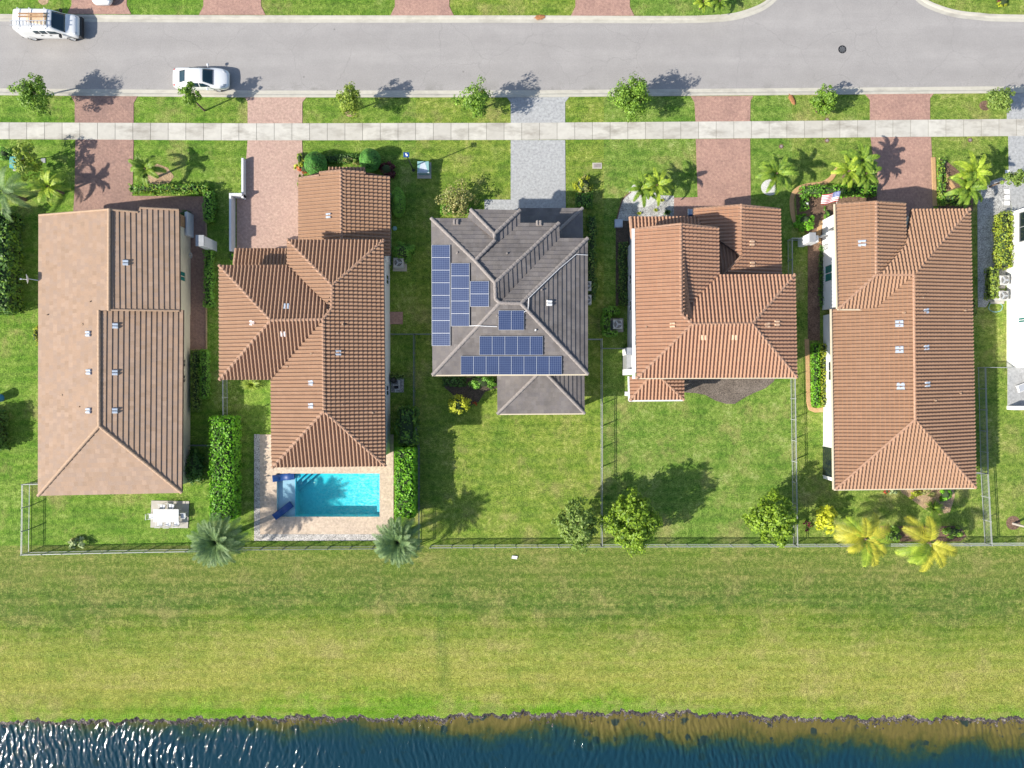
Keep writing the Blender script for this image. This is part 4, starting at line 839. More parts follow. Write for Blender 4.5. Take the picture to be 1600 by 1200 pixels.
def panel(c4):
    """c4: photo-corner points of the panel on the roof (long side first)"""
    q = [onroof('h3', *p)[0] for p in c4]; n = (q[1]-q[0]).cross(q[3]-q[0]).normalized(); n = n if n.z > 0 else -n
    q = [v + n*0.14 for v in q]; cen = sum(q, Vector())/4; q = [cen + (v-cen)*0.995 for v in q]
    mb = MB(); mb.add([v for v in q] + [v + n*0.04 for v in q], [(0,3,2,1),(4,5,6,7),(0,1,5,4),(1,2,6,5),(2,3,7,6),(3,0,4,7)])
    f = under(mb.build('solar_panel', M['alu']), h3)
    i = [cen + (v-cen)*0.972 + n*0.043 for v in q]; me = bpy.data.meshes.new('cells'); me.from_pydata([tuple(v) for v in i], [], [(0,1,2,3)])
    uv = me.uv_layers.new(name='UVMap')
    for l, t in zip(uv.data, ((0,0),(1,0),(1,1),(0,1))): l.uv = t
    if me.polygons[0].normal.dot(n) < 0: me.flip_normals()
    o = meshobj('cells', me, M['cells']); o.parent = f; o.matrix_parent_inverse = Matrix()
def colpanels(x0_, x1_, y0_, y1_, n, dx=0.0):
    for i in range(n):
        a, b = y0_ + (y1_-y0_)*i/n, y0_ + (y1_-y0_)*(i+1)/n
        panel([(x0_+dx*i/n, a), (x1_+dx*i/n, a), (x1_+dx*(i+1)/n, b), (x0_+dx*(i+1)/n, b)])
colpanels(675.8, 704.5, 383.3, 540.5, 8, 0.4); colpanels(706, 734.8, 411.8, 510, 5); colpanels(736, 765.3, 439.8, 479.5, 2)
def rowpanels(x0_, x1_, y0_, y1_, n):
    for i in range(n):
        a, b = x0_ + (x1_-x0_)*i/n, x0_ + (x1_-x0_)*(i+1)/n; panel([(a, y0_), (b, y0_), (b, y1_), (a, y1_)] if (b-a) > (y1_-y0_) else [(a, y1_), (a, y0_), (b, y0_), (b, y1_)])
rowpanels(779, 818.7, 484.3, 515, 2); rowpanels(749.3, 848, 524.3, 553.8, 5); rowpanels(720.3, 877.5, 555.3, 584.3, 8)

# ---- 4
h4 = empty('house', P(1110, 480, 0), 'two-storey rose-orange barrel-tiled house with a dirt bed behind it, right of the solar roof', 'house')
I = [([(991.5,357.2),(1063.8,349),(1064.2,490.6),(1081.5,506.5),(994.3,591)], (991.5,357.2), (993.3,591)),
     ([(994.3,591),(1081.5,506.5),(1175,505.6),(1244.8,590)], (994.3,591), (1244.8,590)),
     ([(1241.8,429),(1175,505.6),(1244.8,590)], (1241.8,429), (1244.8,590)),
     ([(1123.3,429.2),(1241.8,429),(1175,505.6),(1081.5,506.5),(1064.2,490.6)], (1123.3,429.2), (1241.8,429)),
     ([(1063.8,349),(1122.7,355.8),(1123.3,429.2),(1064.2,490.6)], (1122.7,355.8), (1123.3,429.2))]
r4 = mk(h4, I, 'roof', 'h4', 0.31, 'barrel', M['rose'], 5.4)
caps('h4', [((1063.8,349),(1064.2,490.6)), ((1064.2,490.6),(1081.5,506.5)), ((1081.5,506.5),(1175,505.6)), ((1081.5,506.5),(994.3,591)), ((1175,505.6),(1241.8,429)), ((1175,505.6),(1244.8,590))], r4, M['terra_cap'])
bar_caps([(rp('h4',992.5,358.2), rp('h4',1063,350.2)), (rp('h4',1064.8,350.2), rp('h4',1122,356.8))], r4, M['terra_cap'], 0.1)
g4 = mk(h4, [([(1083,325.6),(1158,319.8),(1158.4,400.8),(1118,372),(1083,372)], (1083,325.6), (1083,372)),
             ([(1158,319.8),(1218.8,326.2),(1221,440),(1132,440),(1130,431),(1158.4,400.8)], (1218.8,326.2), (1221,440)),
             ([(1118,372),(1158.4,400.8),(1130,431),(1105,431),(1105,372)], (1105,372), (1125,372))], 'garage_roof', 'h4g', 0.31, 'barrel', M['rose'], 3.0)
caps('h4g', [((1158,319.8),(1158.4,400.8)), ((1158.4,400.8),(1130,431))], g4, M['terra_cap'])
bar_caps([(rp('h4g',1083.8,326.8), rp('h4g',1157,321)), (rp('h4g',1159,321), rp('h4g',1218,327.3))], g4, M['terra_cap'], 0.1)
p4 = mk(h4, [([(984.5,338.8),(1092,338.8),(1100,374),(987,374)], (984,338.8), (1092,338.8))], 'front_porch_roof', 'h4p', 0.31, 'barrel', M['rose'], 3.0)
bar_caps([(rp('h4p',985,339.6), rp('h4p',988,373))], p4, M['terra_cap'], 0.16)
q4 = mk(h4, [([(983.3,588),(1016,588),(984.3,625.4)], (983.3,588), (984.3,625.4)), ([(984.3,625.4),(1016,588),(1030,588),(1068.6,624.6)], (984.3,625.4), (1068.6,624.6)), ([(1030,588),(1068.4,588),(1068.6,624.6)], (1068.4,588), (1068.6,624.6))], 'rear_porch_roof', 'h4q', 0.31, 'barrel', M['rose'], 3.0)
caps('h4q', [((1016,588),(984.3,625.4)), ((1030,588),(1068.6,624.6))], q4, M['terra_cap'], 0.12)
walls(h4, [(991.5,357,1123,591,5.4,(.3,.5,.5,.5)), (1063,429,1243.5,590.5,5.4,(0,.5,.5,.5)), (1092,326,1220,440,3.0,(.4,.5,.4,0)), (986,339,1110,380,3.0,(.4,.6,0,0))], M['grey_wall'])
gable_at('h4', h4, (991.5,357.2), (1063.8,349), (1122.7,355.8), 0, M['grey_wall'], 5.4); gable_at('h4g', h4, (1083,325.6), (1158,319.8), (1218.8,326.2), 0, M['grey_wall'], 3.0)
pc = MB()
for x, y in ((988,621),(1064,621)): c = P(x, y, 3); pc = MB(); pc.box(c.x-.18, c.y+.1, 0, c.x+.18, c.y+.46, 2.86); under(pc.build('porch_column', M['white_wall']), h4)
gutter(h4, [((989.6,357),(990.6,592))], M['white'], 5.45, 0.11); gutter(h4, [((994,591.6),(1245,590.6))], M['cream'], 5.4, 0.045)
gutter(h4, [((983,626.2),(1068.6,625.4)), ((982.3,588),(983.2,626))], M['white'], 3.0, 0.07)
wx = P(991.5,0,5.4).x + .3
for y, zz in ((437,4.4),(478,4.4),(532,4.4),(437,1.7),(478,1.7)): window(h4, (wx, P(0,y,zz).y, zz), W_, .9, 1.1, M['glass'], M['white'])
bal = MB(); yb0, yb1 = P(0,586,1.5).y, P(0,544,1.5).y; bal.box(wx-.45, yb0, 0, wx, yb0+.5, 2.5); bal.box(wx-.45, yb1-.6, 0, wx, yb1, 2.5); bal.box(wx-.42, yb0+.5, 0, wx, yb1-.6, 2.2, 1)
under(bal.build('side_screen', [M['white_wall'], M['grey']]), h4)
for (x, y) in ((1051,508),(1099.5,526.5),(1147.5,526.5),(1197,508),(1212.5,505)): vent(r4, 'h4', x, y, M['vent_tan'], pitch=.31)
for (x, y) in ((1173.5,380),(1174,413)): vent(g4, 'h4g', x, y, M['vent_tan'], pitch=.31)
for (x, y) in ((1033.5,454.5),(1009,511),(1172.5,446.5)): pipe(r4, 'h4', x, y, M['tan_cap'], .07, .3)
garage_door(h4, G(1128,0).x, P(0,326,3).y-0.55, 4.6, 2.2, M['white']); door(h4, (G(1060,0).x, P(0,339,3).y-.6, 0), N_, M['wood'])
window(h4, (P(1140,590,5.4).x, P(0,590.5,5.4).y+.5, 1.3), S_, 3.6, 2.1, M['glass'], M['white']); window(h4, (P(1030,357,5.4).x, P(0,357,5.4).y-.5, 4.4), N_, 1.5, 1.3, M['glass'], M['white'])
for x in (1060,1130,1200): window(h4, (P(x,590,5.4).x, P(0,590.5,5.4).y+.5, 4.3), S_, 1.3, 1.3, M['glass'], M['white'])

# ---- 5
h5 = empty('house', P(1410, 560, 0), 'long one-storey terracotta house with white side wall and a flag at its front corner', 'house')
I = [([(1423.5,327),(1515,326.6),(1427.6,428.9),(1375,428.2),(1415,381)], (1423.5,327), (1515,326.6)),
     ([(1515,326.6),(1427.6,428.9),(1429.6,656),(1524,762)], (1515,326.6), (1524,762)),
     ([(1429.6,656),(1524,762),(1305.5,764.5)], (1305.5,764.5), (1524,762))]
I2 = [([(1306,318.6),(1368.6,314.2),(1368.8,428.9),(1309.8,482.6)], (1306,318.6), (1309.8,482.6)),
     ([(1368.6,314.2),(1413.8,317.4),(1415,381),(1375,428.2),(1368.8,428.9)], (1413.8,317.4), (1415,381)),
     ([(1368.8,428.9),(1375,428.2),(1427.6,428.9),(1367,481.5),(1346.6,482.8),(1309.8,482.6)], (1309.8,482.6), (1346.6,482.8))]
r5 = mk(h5, I, 'roof', 'h5', 0.29, 'barrel', M['terra'], 3.2)
r5c = mk(h5, I2, 'roof', 'h5', 0.29, 'barrel', M['terra'], 3.85)
r5b = mk(h5, [([(1427.6,428.9),(1429.6,656),(1305.5,764.5),(1303.8,764),(1300,482.7),(1346.6,482.8),(1367,481.5)], (1300,482.7), (1303.8,764))], 'roof', 'h5', 0.29, 'barrel', M['terra'], 3.0)
caps('h5', [((1368.6,314.2),(1368.8,428.9)), ((1368.8,428.9),(1427.6,428.9)), ((1427.6,428.9),(1515,326.6)), ((1368.8,428.9),(1309.8,482.6)), ((1427.6,428.9),(1429.6,656)), ((1429.6,656),(1524,762)), ((1429.6,656),(1305.5,764.5))], r5, M['terra_cap'])
bar_caps([(rp('h5',1306.8,319.8), rp('h5',1367.6,315.6)), (rp('h5',1369.4,315.6), rp('h5',1413,318.6))], r5, M['terra_cap'], 0.1)
walls(h5, [(1306,318.6,1414,485,3.85,(.55,.5,.3,.45)), (1420,327,1517,485,3.2,(.2,.5,.45,0)), (1300.5,482,1520,764,3.0,(.55,.3,.45,.5))], M['white_wall'])
gable_at('h5', h5, (1306,318.6), (1368.6,314.2), (1413.8,317.4), 0, M['white_wall'], 3.2)
gutter(h5, [((1304.6,318.6),(1308.6,482.6)), ((1309.5,483.6),(1347,483.8))], M['cream'], 3.75, 0.06); gutter(h5, [((1298.8,483),(1302.8,765)), ((1304,765.5),(1524,763))], M['cream'], 3.08, 0.06)
for (x, y) in ((1346.8,380.5),(1404.6,505.5),(1404.8,546),(1407,603)): vent(r5, 'h5', x, y, M['vent_blue'], pitch=.29, l=.62, w_=.62)
for (x, y) in ((1445,485.5),(1445.5,542.5),(1447,600)): vent(r5, 'h5', x, y, M['vent_blue'], pitch=.29)
for (x, y) in ((1440,465.5),(1411.5,489),(1506,485.5),(1498.5,614.5),(1460,626)): pipe(r5, 'h5', x, y, M['tan_cap'], .07, .35)
wx = P(1306,0,3.85).x + .55; wx2 = P(1300.5,0,3.0).x + .55
window(h5, (wx, G(0,427).y-.2, 1.35), W_, 1.5, 1.5, M['teal_glass'], M['white']); window(h5, (wx2, G(0,580).y, 1.6), W_, 1.7, 1.1, M['glass'], M['white'])
window(h5, (wx, G(0,366).y, 1.9), W_, .35, 1.0, M['glass'], M['grey'])
dr = MB(); dr.box(wx2-.05, G(0,742).y, 0.02, wx2+.02, G(0,697).y, 2.05); under(dr.build('sliding_door', M['glass']), h5)
dr = MB(); dr.box(wx2-.07, G(0,697).y, 0.02, wx2, G(0,696).y, 2.1); dr.box(wx2-.07, G(0,743).y, 0.02, wx2, G(0,742).y, 2.1); dr.box(wx2-.07, G(0,742).y, 2.05, wx2, G(0,697).y, 2.12); under(dr.build('door_frame', M['white']), h5)
garage_door(h5, G(1448,0).x, P(0,327,3.2).y-.52, 2.4, 2.2, M['white'])
# ---- 6: neighbour entering at the right edge
h6 = empty('house', P(1640, 480, 0), 'white-walled house cut off by the right edge of the picture', 'house')
mb = MB(); mb.box(G(1573,0).x, G(0,575).y, 0, G(1850,0).x, G(0,334).y, 3.4); mb.box(G(1573,0).x, G(0,640).y, 0, G(1850,0).x, G(0,634).y, 1.0)
under(mb.build('wall', M['white_wall']), h6)
mb = MB(); mb.box(G(1574,0).x, G(0,634).y, 0, G(1850,0).x, G(0,575).y, .08); under(mb.build('patio_floor', M['grey_paver']), h6)
mb = MB(); zz = 3.4; A = Vector((G(1563,0).x, G(0,580).y, zz)); B = Vector((G(1563,0).x, G(0,324).y, zz)); C1 = Vector((G(1860,0).x, G(0,324).y, zz)); D1 = Vector((G(1860,0).x, G(0,580).y, zz)); T1 = Vector((G(1710,0).x, G(0,440).y, zz+2.2)); T2 = Vector((G(1710,0).x, G(0,470).y, zz+2.2))
mb.add([A,B,C1,D1,T1,T2], [(0,1,4,5),(1,2,4),(2,3,5,4),(3,0,5)]); mb.add([A,B,C1,D1]+[v-Vector((0,0,.15)) for v in (A,B,C1,D1)], [(0,3,2,1),(4,5,6,7),(0,1,5,4),(1,2,6,5),(2,3,7,6),(3,0,4,7)])
under(mb.build('roof', M['slate_cap']), h6)
window(h6, (G(1573,0).x, G(0,503).y, 1.9), W_, .5, .9, M['teal_glass'], M['white']); window(h6, (G(1573,0).x, G(0,362).y, 2.0), W_, 2.6, .8, M['glass'], M['grey'])
for k, v in list(VERTS.items()):
    if len(v) > 1:
        d = max((a-b).length for a in v for b in v)
        if d > 0.35: print('MISMATCH', k, round(d,2), [round(a.z,2) for a in v])
# ================================================================ PLANTS
def rdir(n): v = rng.normal(size=(n,3)); return v/np.linalg.norm(v, axis=1)[:,None]
def leaves(cen, nrm, size, elong=1.6, jit=0.7, sizevar=0.35):
    """one folded-diamond leaf per centre; nrm = rough facing"""
    n = len(cen); N = nrm + rdir(n)*jit; N /= np.linalg.norm(N, axis=1)[:,None]
    a = rdir(n); T = np.cross(N, a); T /= np.linalg.norm(T, axis=1)[:,None]; B = np.cross(N, T)
    s = (size*(1 + rng.uniform(-sizevar, sizevar, n)))[:,None]
    V = np.stack([cen - T*s*elong/2, cen + B*s/2*0.8 + N*s*0.08, cen + T*s*elong/2, cen - B*s/2*0.8 + N*s*0.08], axis=1).reshape(-1,3)
    return V, np.arange(4*n).reshape(n,4)
def merge(parts):
    V = []; F = []; MI = []; b = 0
    for v, f, m in parts:
        V.append(np.asarray(v)); F.append(np.asarray(f)+b); MI.append(np.full(len(f), m)); b += len(v)
    return np.concatenate(V), np.concatenate(F), np.concatenate(MI)
def blob(c, r, seg=10, ring=6, sc=1.0):
    V = []; F = []
    for i in range(ring+1):
        ph = math.pi*i/ring
        for k in range(seg):
            t = 2*math.pi*k/seg; V.append((c[0]+r[0]*sc*math.sin(ph)*math.cos(t), c[1]+r[1]*sc*math.sin(ph)*math.sin(t), c[2]+r[2]*sc*math.cos(ph)))
    for i in range(ring):
        for k in range(seg): F.append((i*seg+k, i*seg+(k+1)%seg, (i+1)*seg+(k+1)%seg, (i+1)*seg+k))
    return np.array(V), np.array(F)
def crown_cloud(rx, ry, rz, nclump, per, leaf, clump_r=0.28, gaps=0.0, shell=0.75, elong=1.6, up=0.3, jit=0.7):
    """leaf clumps spread through an uneven ellipsoid, centred on the origin"""
    d = rdir(nclump); rad = rng.uniform(shell, 1.05, nclump)[:,None]*(1 + 0.12*np.sin(d[:,:1]*5+1) + 0.1*np.cos(d[:,1:2]*7))
    C = d*rad*np.array([rx,ry,rz]); R0 = min(rx,ry)*clump_r*rng.uniform(0.6,1.35,nclump)
    inner = rng.random(nclump) < 0.22; C[inner] *= 0.55
    cen = np.repeat(C, per, axis=0); rr = np.repeat(R0, per)[:,None]
    off = rdir(len(cen))*(rng.uniform(0.2,1,len(cen))**0.5)[:,None]*rr; off[:,2] *= 0.8
    nr = off/ (np.linalg.norm(off,axis=1)[:,None]+1e-6)*0.6 + np.repeat(d, per, axis=0)*0.5; nr[:,2] += up
    return leaves(cen+off, nr, leaf, elong, jit)
def tree(name, px, py, zc, rx, rz, mat, label, cat='tree', group=None, ry=None, nclump=60, per=45, leaf=0.14, base=None, trunk=0.07, lean=None, gaps=0.0, clump_r=0.28, bark='bark', shell=0.75, stems=1):
    ry = ry or rx; c = P(px, py, zc); bs = G(*base) if base else Vector((c.x, c.y, 0))
    t = empty(name, bs, label, cat, group); lc = c - bs
    mb = MB(); mid = Vector((lc.x*0.35, lc.y*0.35, max(0.3, zc - rz*0.7)))
    mb.tube([(0,0,-0.1), (lc.x*0.1,lc.y*0.1,mid.z*0.5), mid], [trunk*1.3, trunk, trunk*0.85], 8)
    for k in range(7):
        a = 2*math.pi*k/7 + random.random(); e = lc + Vector((math.cos(a)*rx*0.6, math.sin(a)*ry*0.6, rz*random.uniform(-0.1,0.6)))
        mb.tube([mid, mid*0.5 + e*0.5 + Vector((0,0,0.1)), e], [trunk*0.6, trunk*0.4, trunk*0.15], 6)
    mb.build('trunk', M[bark], t)
    v, f = crown_cloud(rx, ry, rz, nclump, per, leaf, clump_r, gaps, shell)
    v = v + np.array([lc.x, lc.y, lc.z]); v[:,2] = np.maximum(v[:,2], 0.03)
    from_np('crown', v, f, M[mat], t); return t
def shrub(name, px, py, rx, ry, h, mat, label, cat='shrub', group=None, n=900, leaf=0.1, style='round', mat2=None, frac2=0.3, elong=1.5, core=True):
    c = P(px, py, h*0.55); c.z = 0
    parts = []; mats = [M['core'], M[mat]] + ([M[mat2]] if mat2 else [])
    if style == 'egg':          # clipped egg-shaped topiary
        d = rdir(n); d[:,2] = np.abs(d[:,2])*1.0; th = np.arctan2(d[:,1], d[:,0]); z = rng.uniform(0.02, 1, n)**0.8
        r = np.where(z < 0.35, 0.75+0.25*np.sin(z/0.35*math.pi/2), np.cos((z-0.35)/0.65*math.pi/2)**0.8) + 0.0
        cen = np.stack([np.cos(th)*r*rx, np.sin(th)*r*ry, z*h], 1); cen *= (1 + rng.uniform(-0.04, 0.05, n))[:,None]
        nr = np.stack([np.cos(th), np.sin(th), 0.25+z*0.8], 1)
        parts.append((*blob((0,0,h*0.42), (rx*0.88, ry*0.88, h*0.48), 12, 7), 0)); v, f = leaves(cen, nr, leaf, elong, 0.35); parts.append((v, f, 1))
    elif style == 'spiky':      # rosette of strap leaves
        V = []; F = []
        for i in range(n):
            a = rng.uniform(0, 2*math.pi); L = rng.uniform(0.6, 1.05); tilt = rng.uniform(0.15, 1.3); wv = leaf*0.5
            d = np.array([math.cos(a)*rx*L*math.cos(tilt*0.6), math.sin(a)*ry*L*math.cos(tilt*0.6), h*L*math.sin(tilt)]); s = np.array([-math.sin(a), math.cos(a), 0])*wv
            m_ = d*0.55 + np.array([0,0,h*0.22]); b = len(V); V += [-s*0.5, s*0.5, m_+s, m_-s, d]; F += [(b, b+1, b+2, b+3), (b+3, b+2, b+4, b+4)]
        me = bpy.data.meshes.new(name); me.from_pydata([tuple(v) for v in V], [], [f if f[2] != f[3] else f[:3] for f in F]); me.update()
        o = meshobj(name, me, M[mat], None, (c.x, c.y, 0)); return tag(o, label, cat, group)
    else:
        k = max(8, n//40); d = rdir(k); d[:,2] = np.abs(d[:,2]); C = d*rng.uniform(0.55,0.95,k)[:,None]*np.array([rx,ry,h*0.95]); C[:,2] = C[:,2]*0.9 + 0.05*h
        per = n//k; cen = np.repeat(C, per, 0); off = rdir(len(cen))*rng.uniform(0.1,1,len(cen))[:,None]*np.array([rx,ry,h])*0.3
        nr = off*3 + np.repeat(d, per, 0)*0.4 + np.array([0,0,0.4]); q = cen+off; q[:,2] = np.maximum(q[:,2], 0.04)
        v, f = leaves(q, nr, leaf, elong)
        if mat2:
            sel = np.repeat(rng.random(k) < frac2, per); f1, f2 = f[~sel], f[sel]; parts.append((v, f1, 1)); parts.append((v, f2, 2))
        else: parts.append((v, f, 1))
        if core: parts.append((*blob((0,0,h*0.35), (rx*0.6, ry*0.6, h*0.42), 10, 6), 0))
    V, F, MI = merge(parts); return tag(from_np(name, V, F, mats, None, (c.x, c.y, 0), mi=MI), label, cat, group)
def hedge(pts, h, mat, label, cat='hedge', group=None, dens=75, leaf=0.13, name='hedge', wob=0.07, mat2=None, z0=0.0, rnd=0.15):
    """clipped hedge: list of plan boxes (x0,y0,x1,y1 in ground photo pixels)"""
    parts = []; o0 = G((pts[0][0]+pts[0][2])/2, (pts[0][1]+pts[0][3])/2)
    for (a, b, c, d) in pts:
        A, B = G(a, d)-o0, G(c, b)-o0; x0, y0, x1, y1 = A.x, A.y, B.x, B.y
        i = 0.16
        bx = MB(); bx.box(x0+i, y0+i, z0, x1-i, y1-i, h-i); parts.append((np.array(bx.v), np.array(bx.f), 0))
        for (area, kind) in (((x1-x0)*(y1-y0), 0), ((x1-x0)*(h-z0), 1), ((x1-x0)*(h-z0), 2), ((y1-y0)*(h-z0), 3), ((y1-y0)*(h-z0), 4)):
            n = int(area*dens); 
            if n < 4: continue
            u, w_ = rng.random(n), rng.random(n); X = x0+(x1-x0)*u; Y = y0+(y1-y0)*u; Z = z0+(h-z0)*w_
            if kind == 0: cen = np.stack([X, y0+(y1-y0)*w_, np.full(n, h)], 1); nr = np.array([0,0,1.0])
            elif kind == 1: cen = np.stack([X, np.full(n, y0), Z], 1); nr = np.array([0,-1,.4])
            elif kind == 2: cen = np.stack([X, np.full(n, y1), Z], 1); nr = np.array([0,1,.4])
            elif kind == 3: cen = np.stack([np.full(n, x0), Y, Z], 1); nr = np.array([-1,0,.4])
            else: cen = np.stack([np.full(n, x1), Y, Z], 1); nr = np.array([1,0,.4])
            # round the top edges, let clumps bulge
            ex = np.minimum(cen[:,0]-x0, x1-cen[:,0]); ey = np.minimum(cen[:,1]-y0, y1-cen[:,1]); ed = np.minimum(ex, ey)
            if kind == 0: cen[:,2] -= np.clip(rnd-ed, 0, rnd)*0.9
            b = np.sin(cen[:,0]*3.1+cen[:,2]*2)*np.cos(cen[:,1]*2.7)*wob
            cen = cen + nr*(b + rng.uniform(-0.12, 0.06, n))[:,None]; cen[:,2] = np.maximum(cen[:,2], 0.03)
            v, f = leaves(cen, np.tile(nr, (n,1)), leaf, 1.5, 0.75)
            if mat2: sel = rng.random(n) < 0.35; parts.append((v, f[~sel], 1)); parts.append((v, f[sel], 2))
            else: parts.append((v, f, 1))
    V, F, MI = merge(parts)
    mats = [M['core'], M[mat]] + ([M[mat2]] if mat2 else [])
    return tag(from_np(name, V, F, mats, None, tuple(o0), mi=MI), label, cat, group)
def frond_geo(L, az, el, droop, lw, nl=22, w=0.045, vee=0.35, twist=0.0, start=0.15):
    """leaflet quads of one pinnate frond from the origin"""
    d = np.array([math.cos(az), math.sin(az), 0]); s = np.array([-math.sin(az), math.cos(az), 0]); up = np.array([0,0,1.0])
    P_ = []; p = np.zeros(3); e = el
    for i in range(nl+1):
        P_.append(p.copy()); t = i/nl; e = el - droop*t**1.4; p = p + (d*math.cos(e) + up*math.sin(e))*(L/nl)
    V = []; F = []
    for i in range(nl):           # rachis
        wv = w*0.5*(1-i/nl*0.8)+0.006; b = len(V); V += [P_[i]-s*wv, P_[i]+s*wv, P_[i+1]+s*wv*0.9, P_[i+1]-s*wv*0.9]; F.append((b,b+1,b+2,b+3))
    for i in range(int(nl*start), nl):
        for h2 in (0, 0.5):
            t = (i+h2)/nl; q = P_[i]*(1-h2)+P_[i+1]*h2; tan = (P_[i+1]-P_[i]); tan /= np.linalg.norm(tan); nn = np.cross(tan, s)
            nn = nn if nn[2] > 0 else -nn
            ll = lw*(math.sin(math.pi*min(1, 0.12+t*0.88))**0.55)*rng.uniform(0.85,1.1)
            for sg in (-1, 1):
                dr = s*sg*math.cos(0.75*t) + tan*(0.45+0.6*t) + nn*(vee*rng.uniform(0.4,1.2)); dr /= np.linalg.norm(dr)
                wd = tan*w; b = len(V); e1 = q + dr*ll*0.55; e2 = q + dr*ll - up*ll*0.28
                V += [q-wd*0.5, q+wd*0.5, e1+wd*0.55, e1-wd*0.55, e2+wd*0.08, e2-wd*0.08]; F += [(b,b+1,b+2,b+3), (b+3,b+2,b+4,b+5)]
    return np.array(V), np.array(F)
def palm(name, px, py, zc, L, n, mat, label, cat='palm tree', group=None, lw=0.45, trunk=0.11, base=None, w=0.045, el=(0.05,1.2), droop=1.5, nl=20, vee=0.35, separate=False, azs=None, bark='bark', mats=None):
    c = P(px, py, zc); bs = G(*base) if base else Vector((c.x, c.y, 0)); t = empty(name, bs, label, cat, group); lc = c-bs
    mb = MB(); k = 7; pts = [(lc.x*(i/k)**1.5, lc.y*(i/k)**1.5, -0.1+(lc.z+0.1)*i/k) for i in range(k+1)]
    mb.tube(pts, [trunk*(1.35-0.35*min(1,i/2)) for i in range(k+1)], 9); mb.lathe(tuple(lc), [(trunk*1.1,-0.25),(trunk*1.25,0),(trunk*0.6,0.25),(0.01,0.35)], 8); mb.build('trunk', M[bark], t)
    parts = []
    for i in range(n):
        u = i/max(1,n-1); az = azs[i] if azs else i*2.39996 + rng.uniform(-0.15,0.15); e = el[0] + (el[1]-el[0])*u + rng.uniform(-0.08,0.08)
        v, f = frond_geo(L*rng.uniform(0.88,1.08)*(1-0.15*u), az, e, droop*rng.uniform(0.85,1.1), lw, nl, w, vee)
        if separate: from_np('frond', v + np.array(lc), f, M[(mats or [mat])[i % len(mats or [mat])]], t)
        else: parts.append((v + np.array(lc), f, 0))
    if parts:
        V, F, MI = merge(parts); from_np('crown', V, F, M[mat], t)
    return t

# street trees between kerb and sidewalk
SG = 'young street trees on the verge'
tree('street_tree', 53, 145, 3.0, 1.45, 1.3, 'leaf_street', 'street tree furthest left on the verge, airy green crown over the kerb', group=SG, nclump=82, per=42, leaf=0.13, shell=0.5, base=(68,152))
tree('street_tree', 296, 148, 2.9, .85, 1.0, 'leaf_street', 'small street tree beside the parked white sedan', group=SG, nclump=54, per=37, leaf=0.13, base=(320,173), shell=0.4)
tree('street_tree', 546, 156, 2.7, 1.2, 1.1, 'leaf_lime', 'pale lime street tree standing in a small ring of bare soil', group=SG, nclump=67, per=42, leaf=0.12, base=(548,176), shell=0.5)
tree('street_tree', 744, 155, 2.9, 1.4, 1.3, 'leaf_street', 'street tree on the verge just left of the grey paver driveway', group=SG, nclump=75, per=45, leaf=0.13, base=(752,170), shell=0.45)
tree('street_tree', 989, 151, 2.8, 1.55, 1.3, 'leaf_street', 'bushiest street tree, on the verge between the grey and the pink driveway', group=SG, nclump=112, per=52, leaf=0.13, base=(992,170), shell=0.5)
tree('street_tree', 1289, 157, 1.7, 1.0, .9, 'leaf_street', 'round little street tree in a brown mulch ring between the two right-hand pink driveways', group=SG, nclump=67, per=52, leaf=0.12, base=(1285,170))
tree('street_tree', 1563, 155, 2.0, 1.15, .8, 'leaf_olive', 'leaning street tree with a brown mulch ring near the right edge', group=SG, nclump=67, per=45, leaf=0.12, base=(1540,165), shell=0.5)
palm('small_palm', 1098, 4, 1.0, 1.0, 10, 'palm_lime', 'small palm left of its twin at the top edge across the road', group='two small palms across the road', lw=.25, trunk=.06, nl=12, w=.06)
palm('small_palm', 1124, 3, 1.1, 1.2, 11, 'palm_green', 'small palm right of its twin at the top edge across the road', group='two small palms across the road', lw=.25, trunk=.06, nl=12, w=.06)
shrub('flowering_shrub', 1568, 2, .7, .5, .5, 'leaf_gold', 'golden plant at the top right corner of the lawn across the road', n=350, mat2='leaf_plum')

# far-left neighbour's edge
shrub('shrub', 8, 240, .8, .8, 1.5, 'leaf_box', 'green shrub cut by the left edge beside the blue-green utility box', n=900, leaf=.13)
tree('small_tree', 42, 250, 2.2, 1.0, 1.5, 'leaf_lime', 'yellow-green bushy tree hanging over the blue-green utility box', nclump=45, per=38, leaf=.14, base=(47,252), ry=1.5)
palm('palm', 76, 292, 2.0, 1.98, 13, 'palm_lime', 'bright yellow-green palm near the top left corner of the tan house roof', lw=.35, trunk=.1, w=.07, nl=14)
palm('palm', 8, 300, 2.5, 2.82, 14, 'palm_silver', 'grey-green palm half cut by the left edge of the lawn', lw=.5, trunk=.14)
hedge([(-20,338,36,490)], 1.9, 'leaf_dark', 'tall dark hedge mass at the left edge wrapping the blue drum', leaf=.2, dens=60, wob=.22, mat2='leaf_street')
hedge([(-20,642,14,702)], 1.8, 'leaf_dark', 'dark column of hedge at the left edge below the blue bin', leaf=.16, dens=60, wob=.15)
shrub('golden_shrub', 56, 524, .45, .95, 1.0, 'leaf_gold', 'golden yellow shrub half hidden by the tan roof edge', n=800)

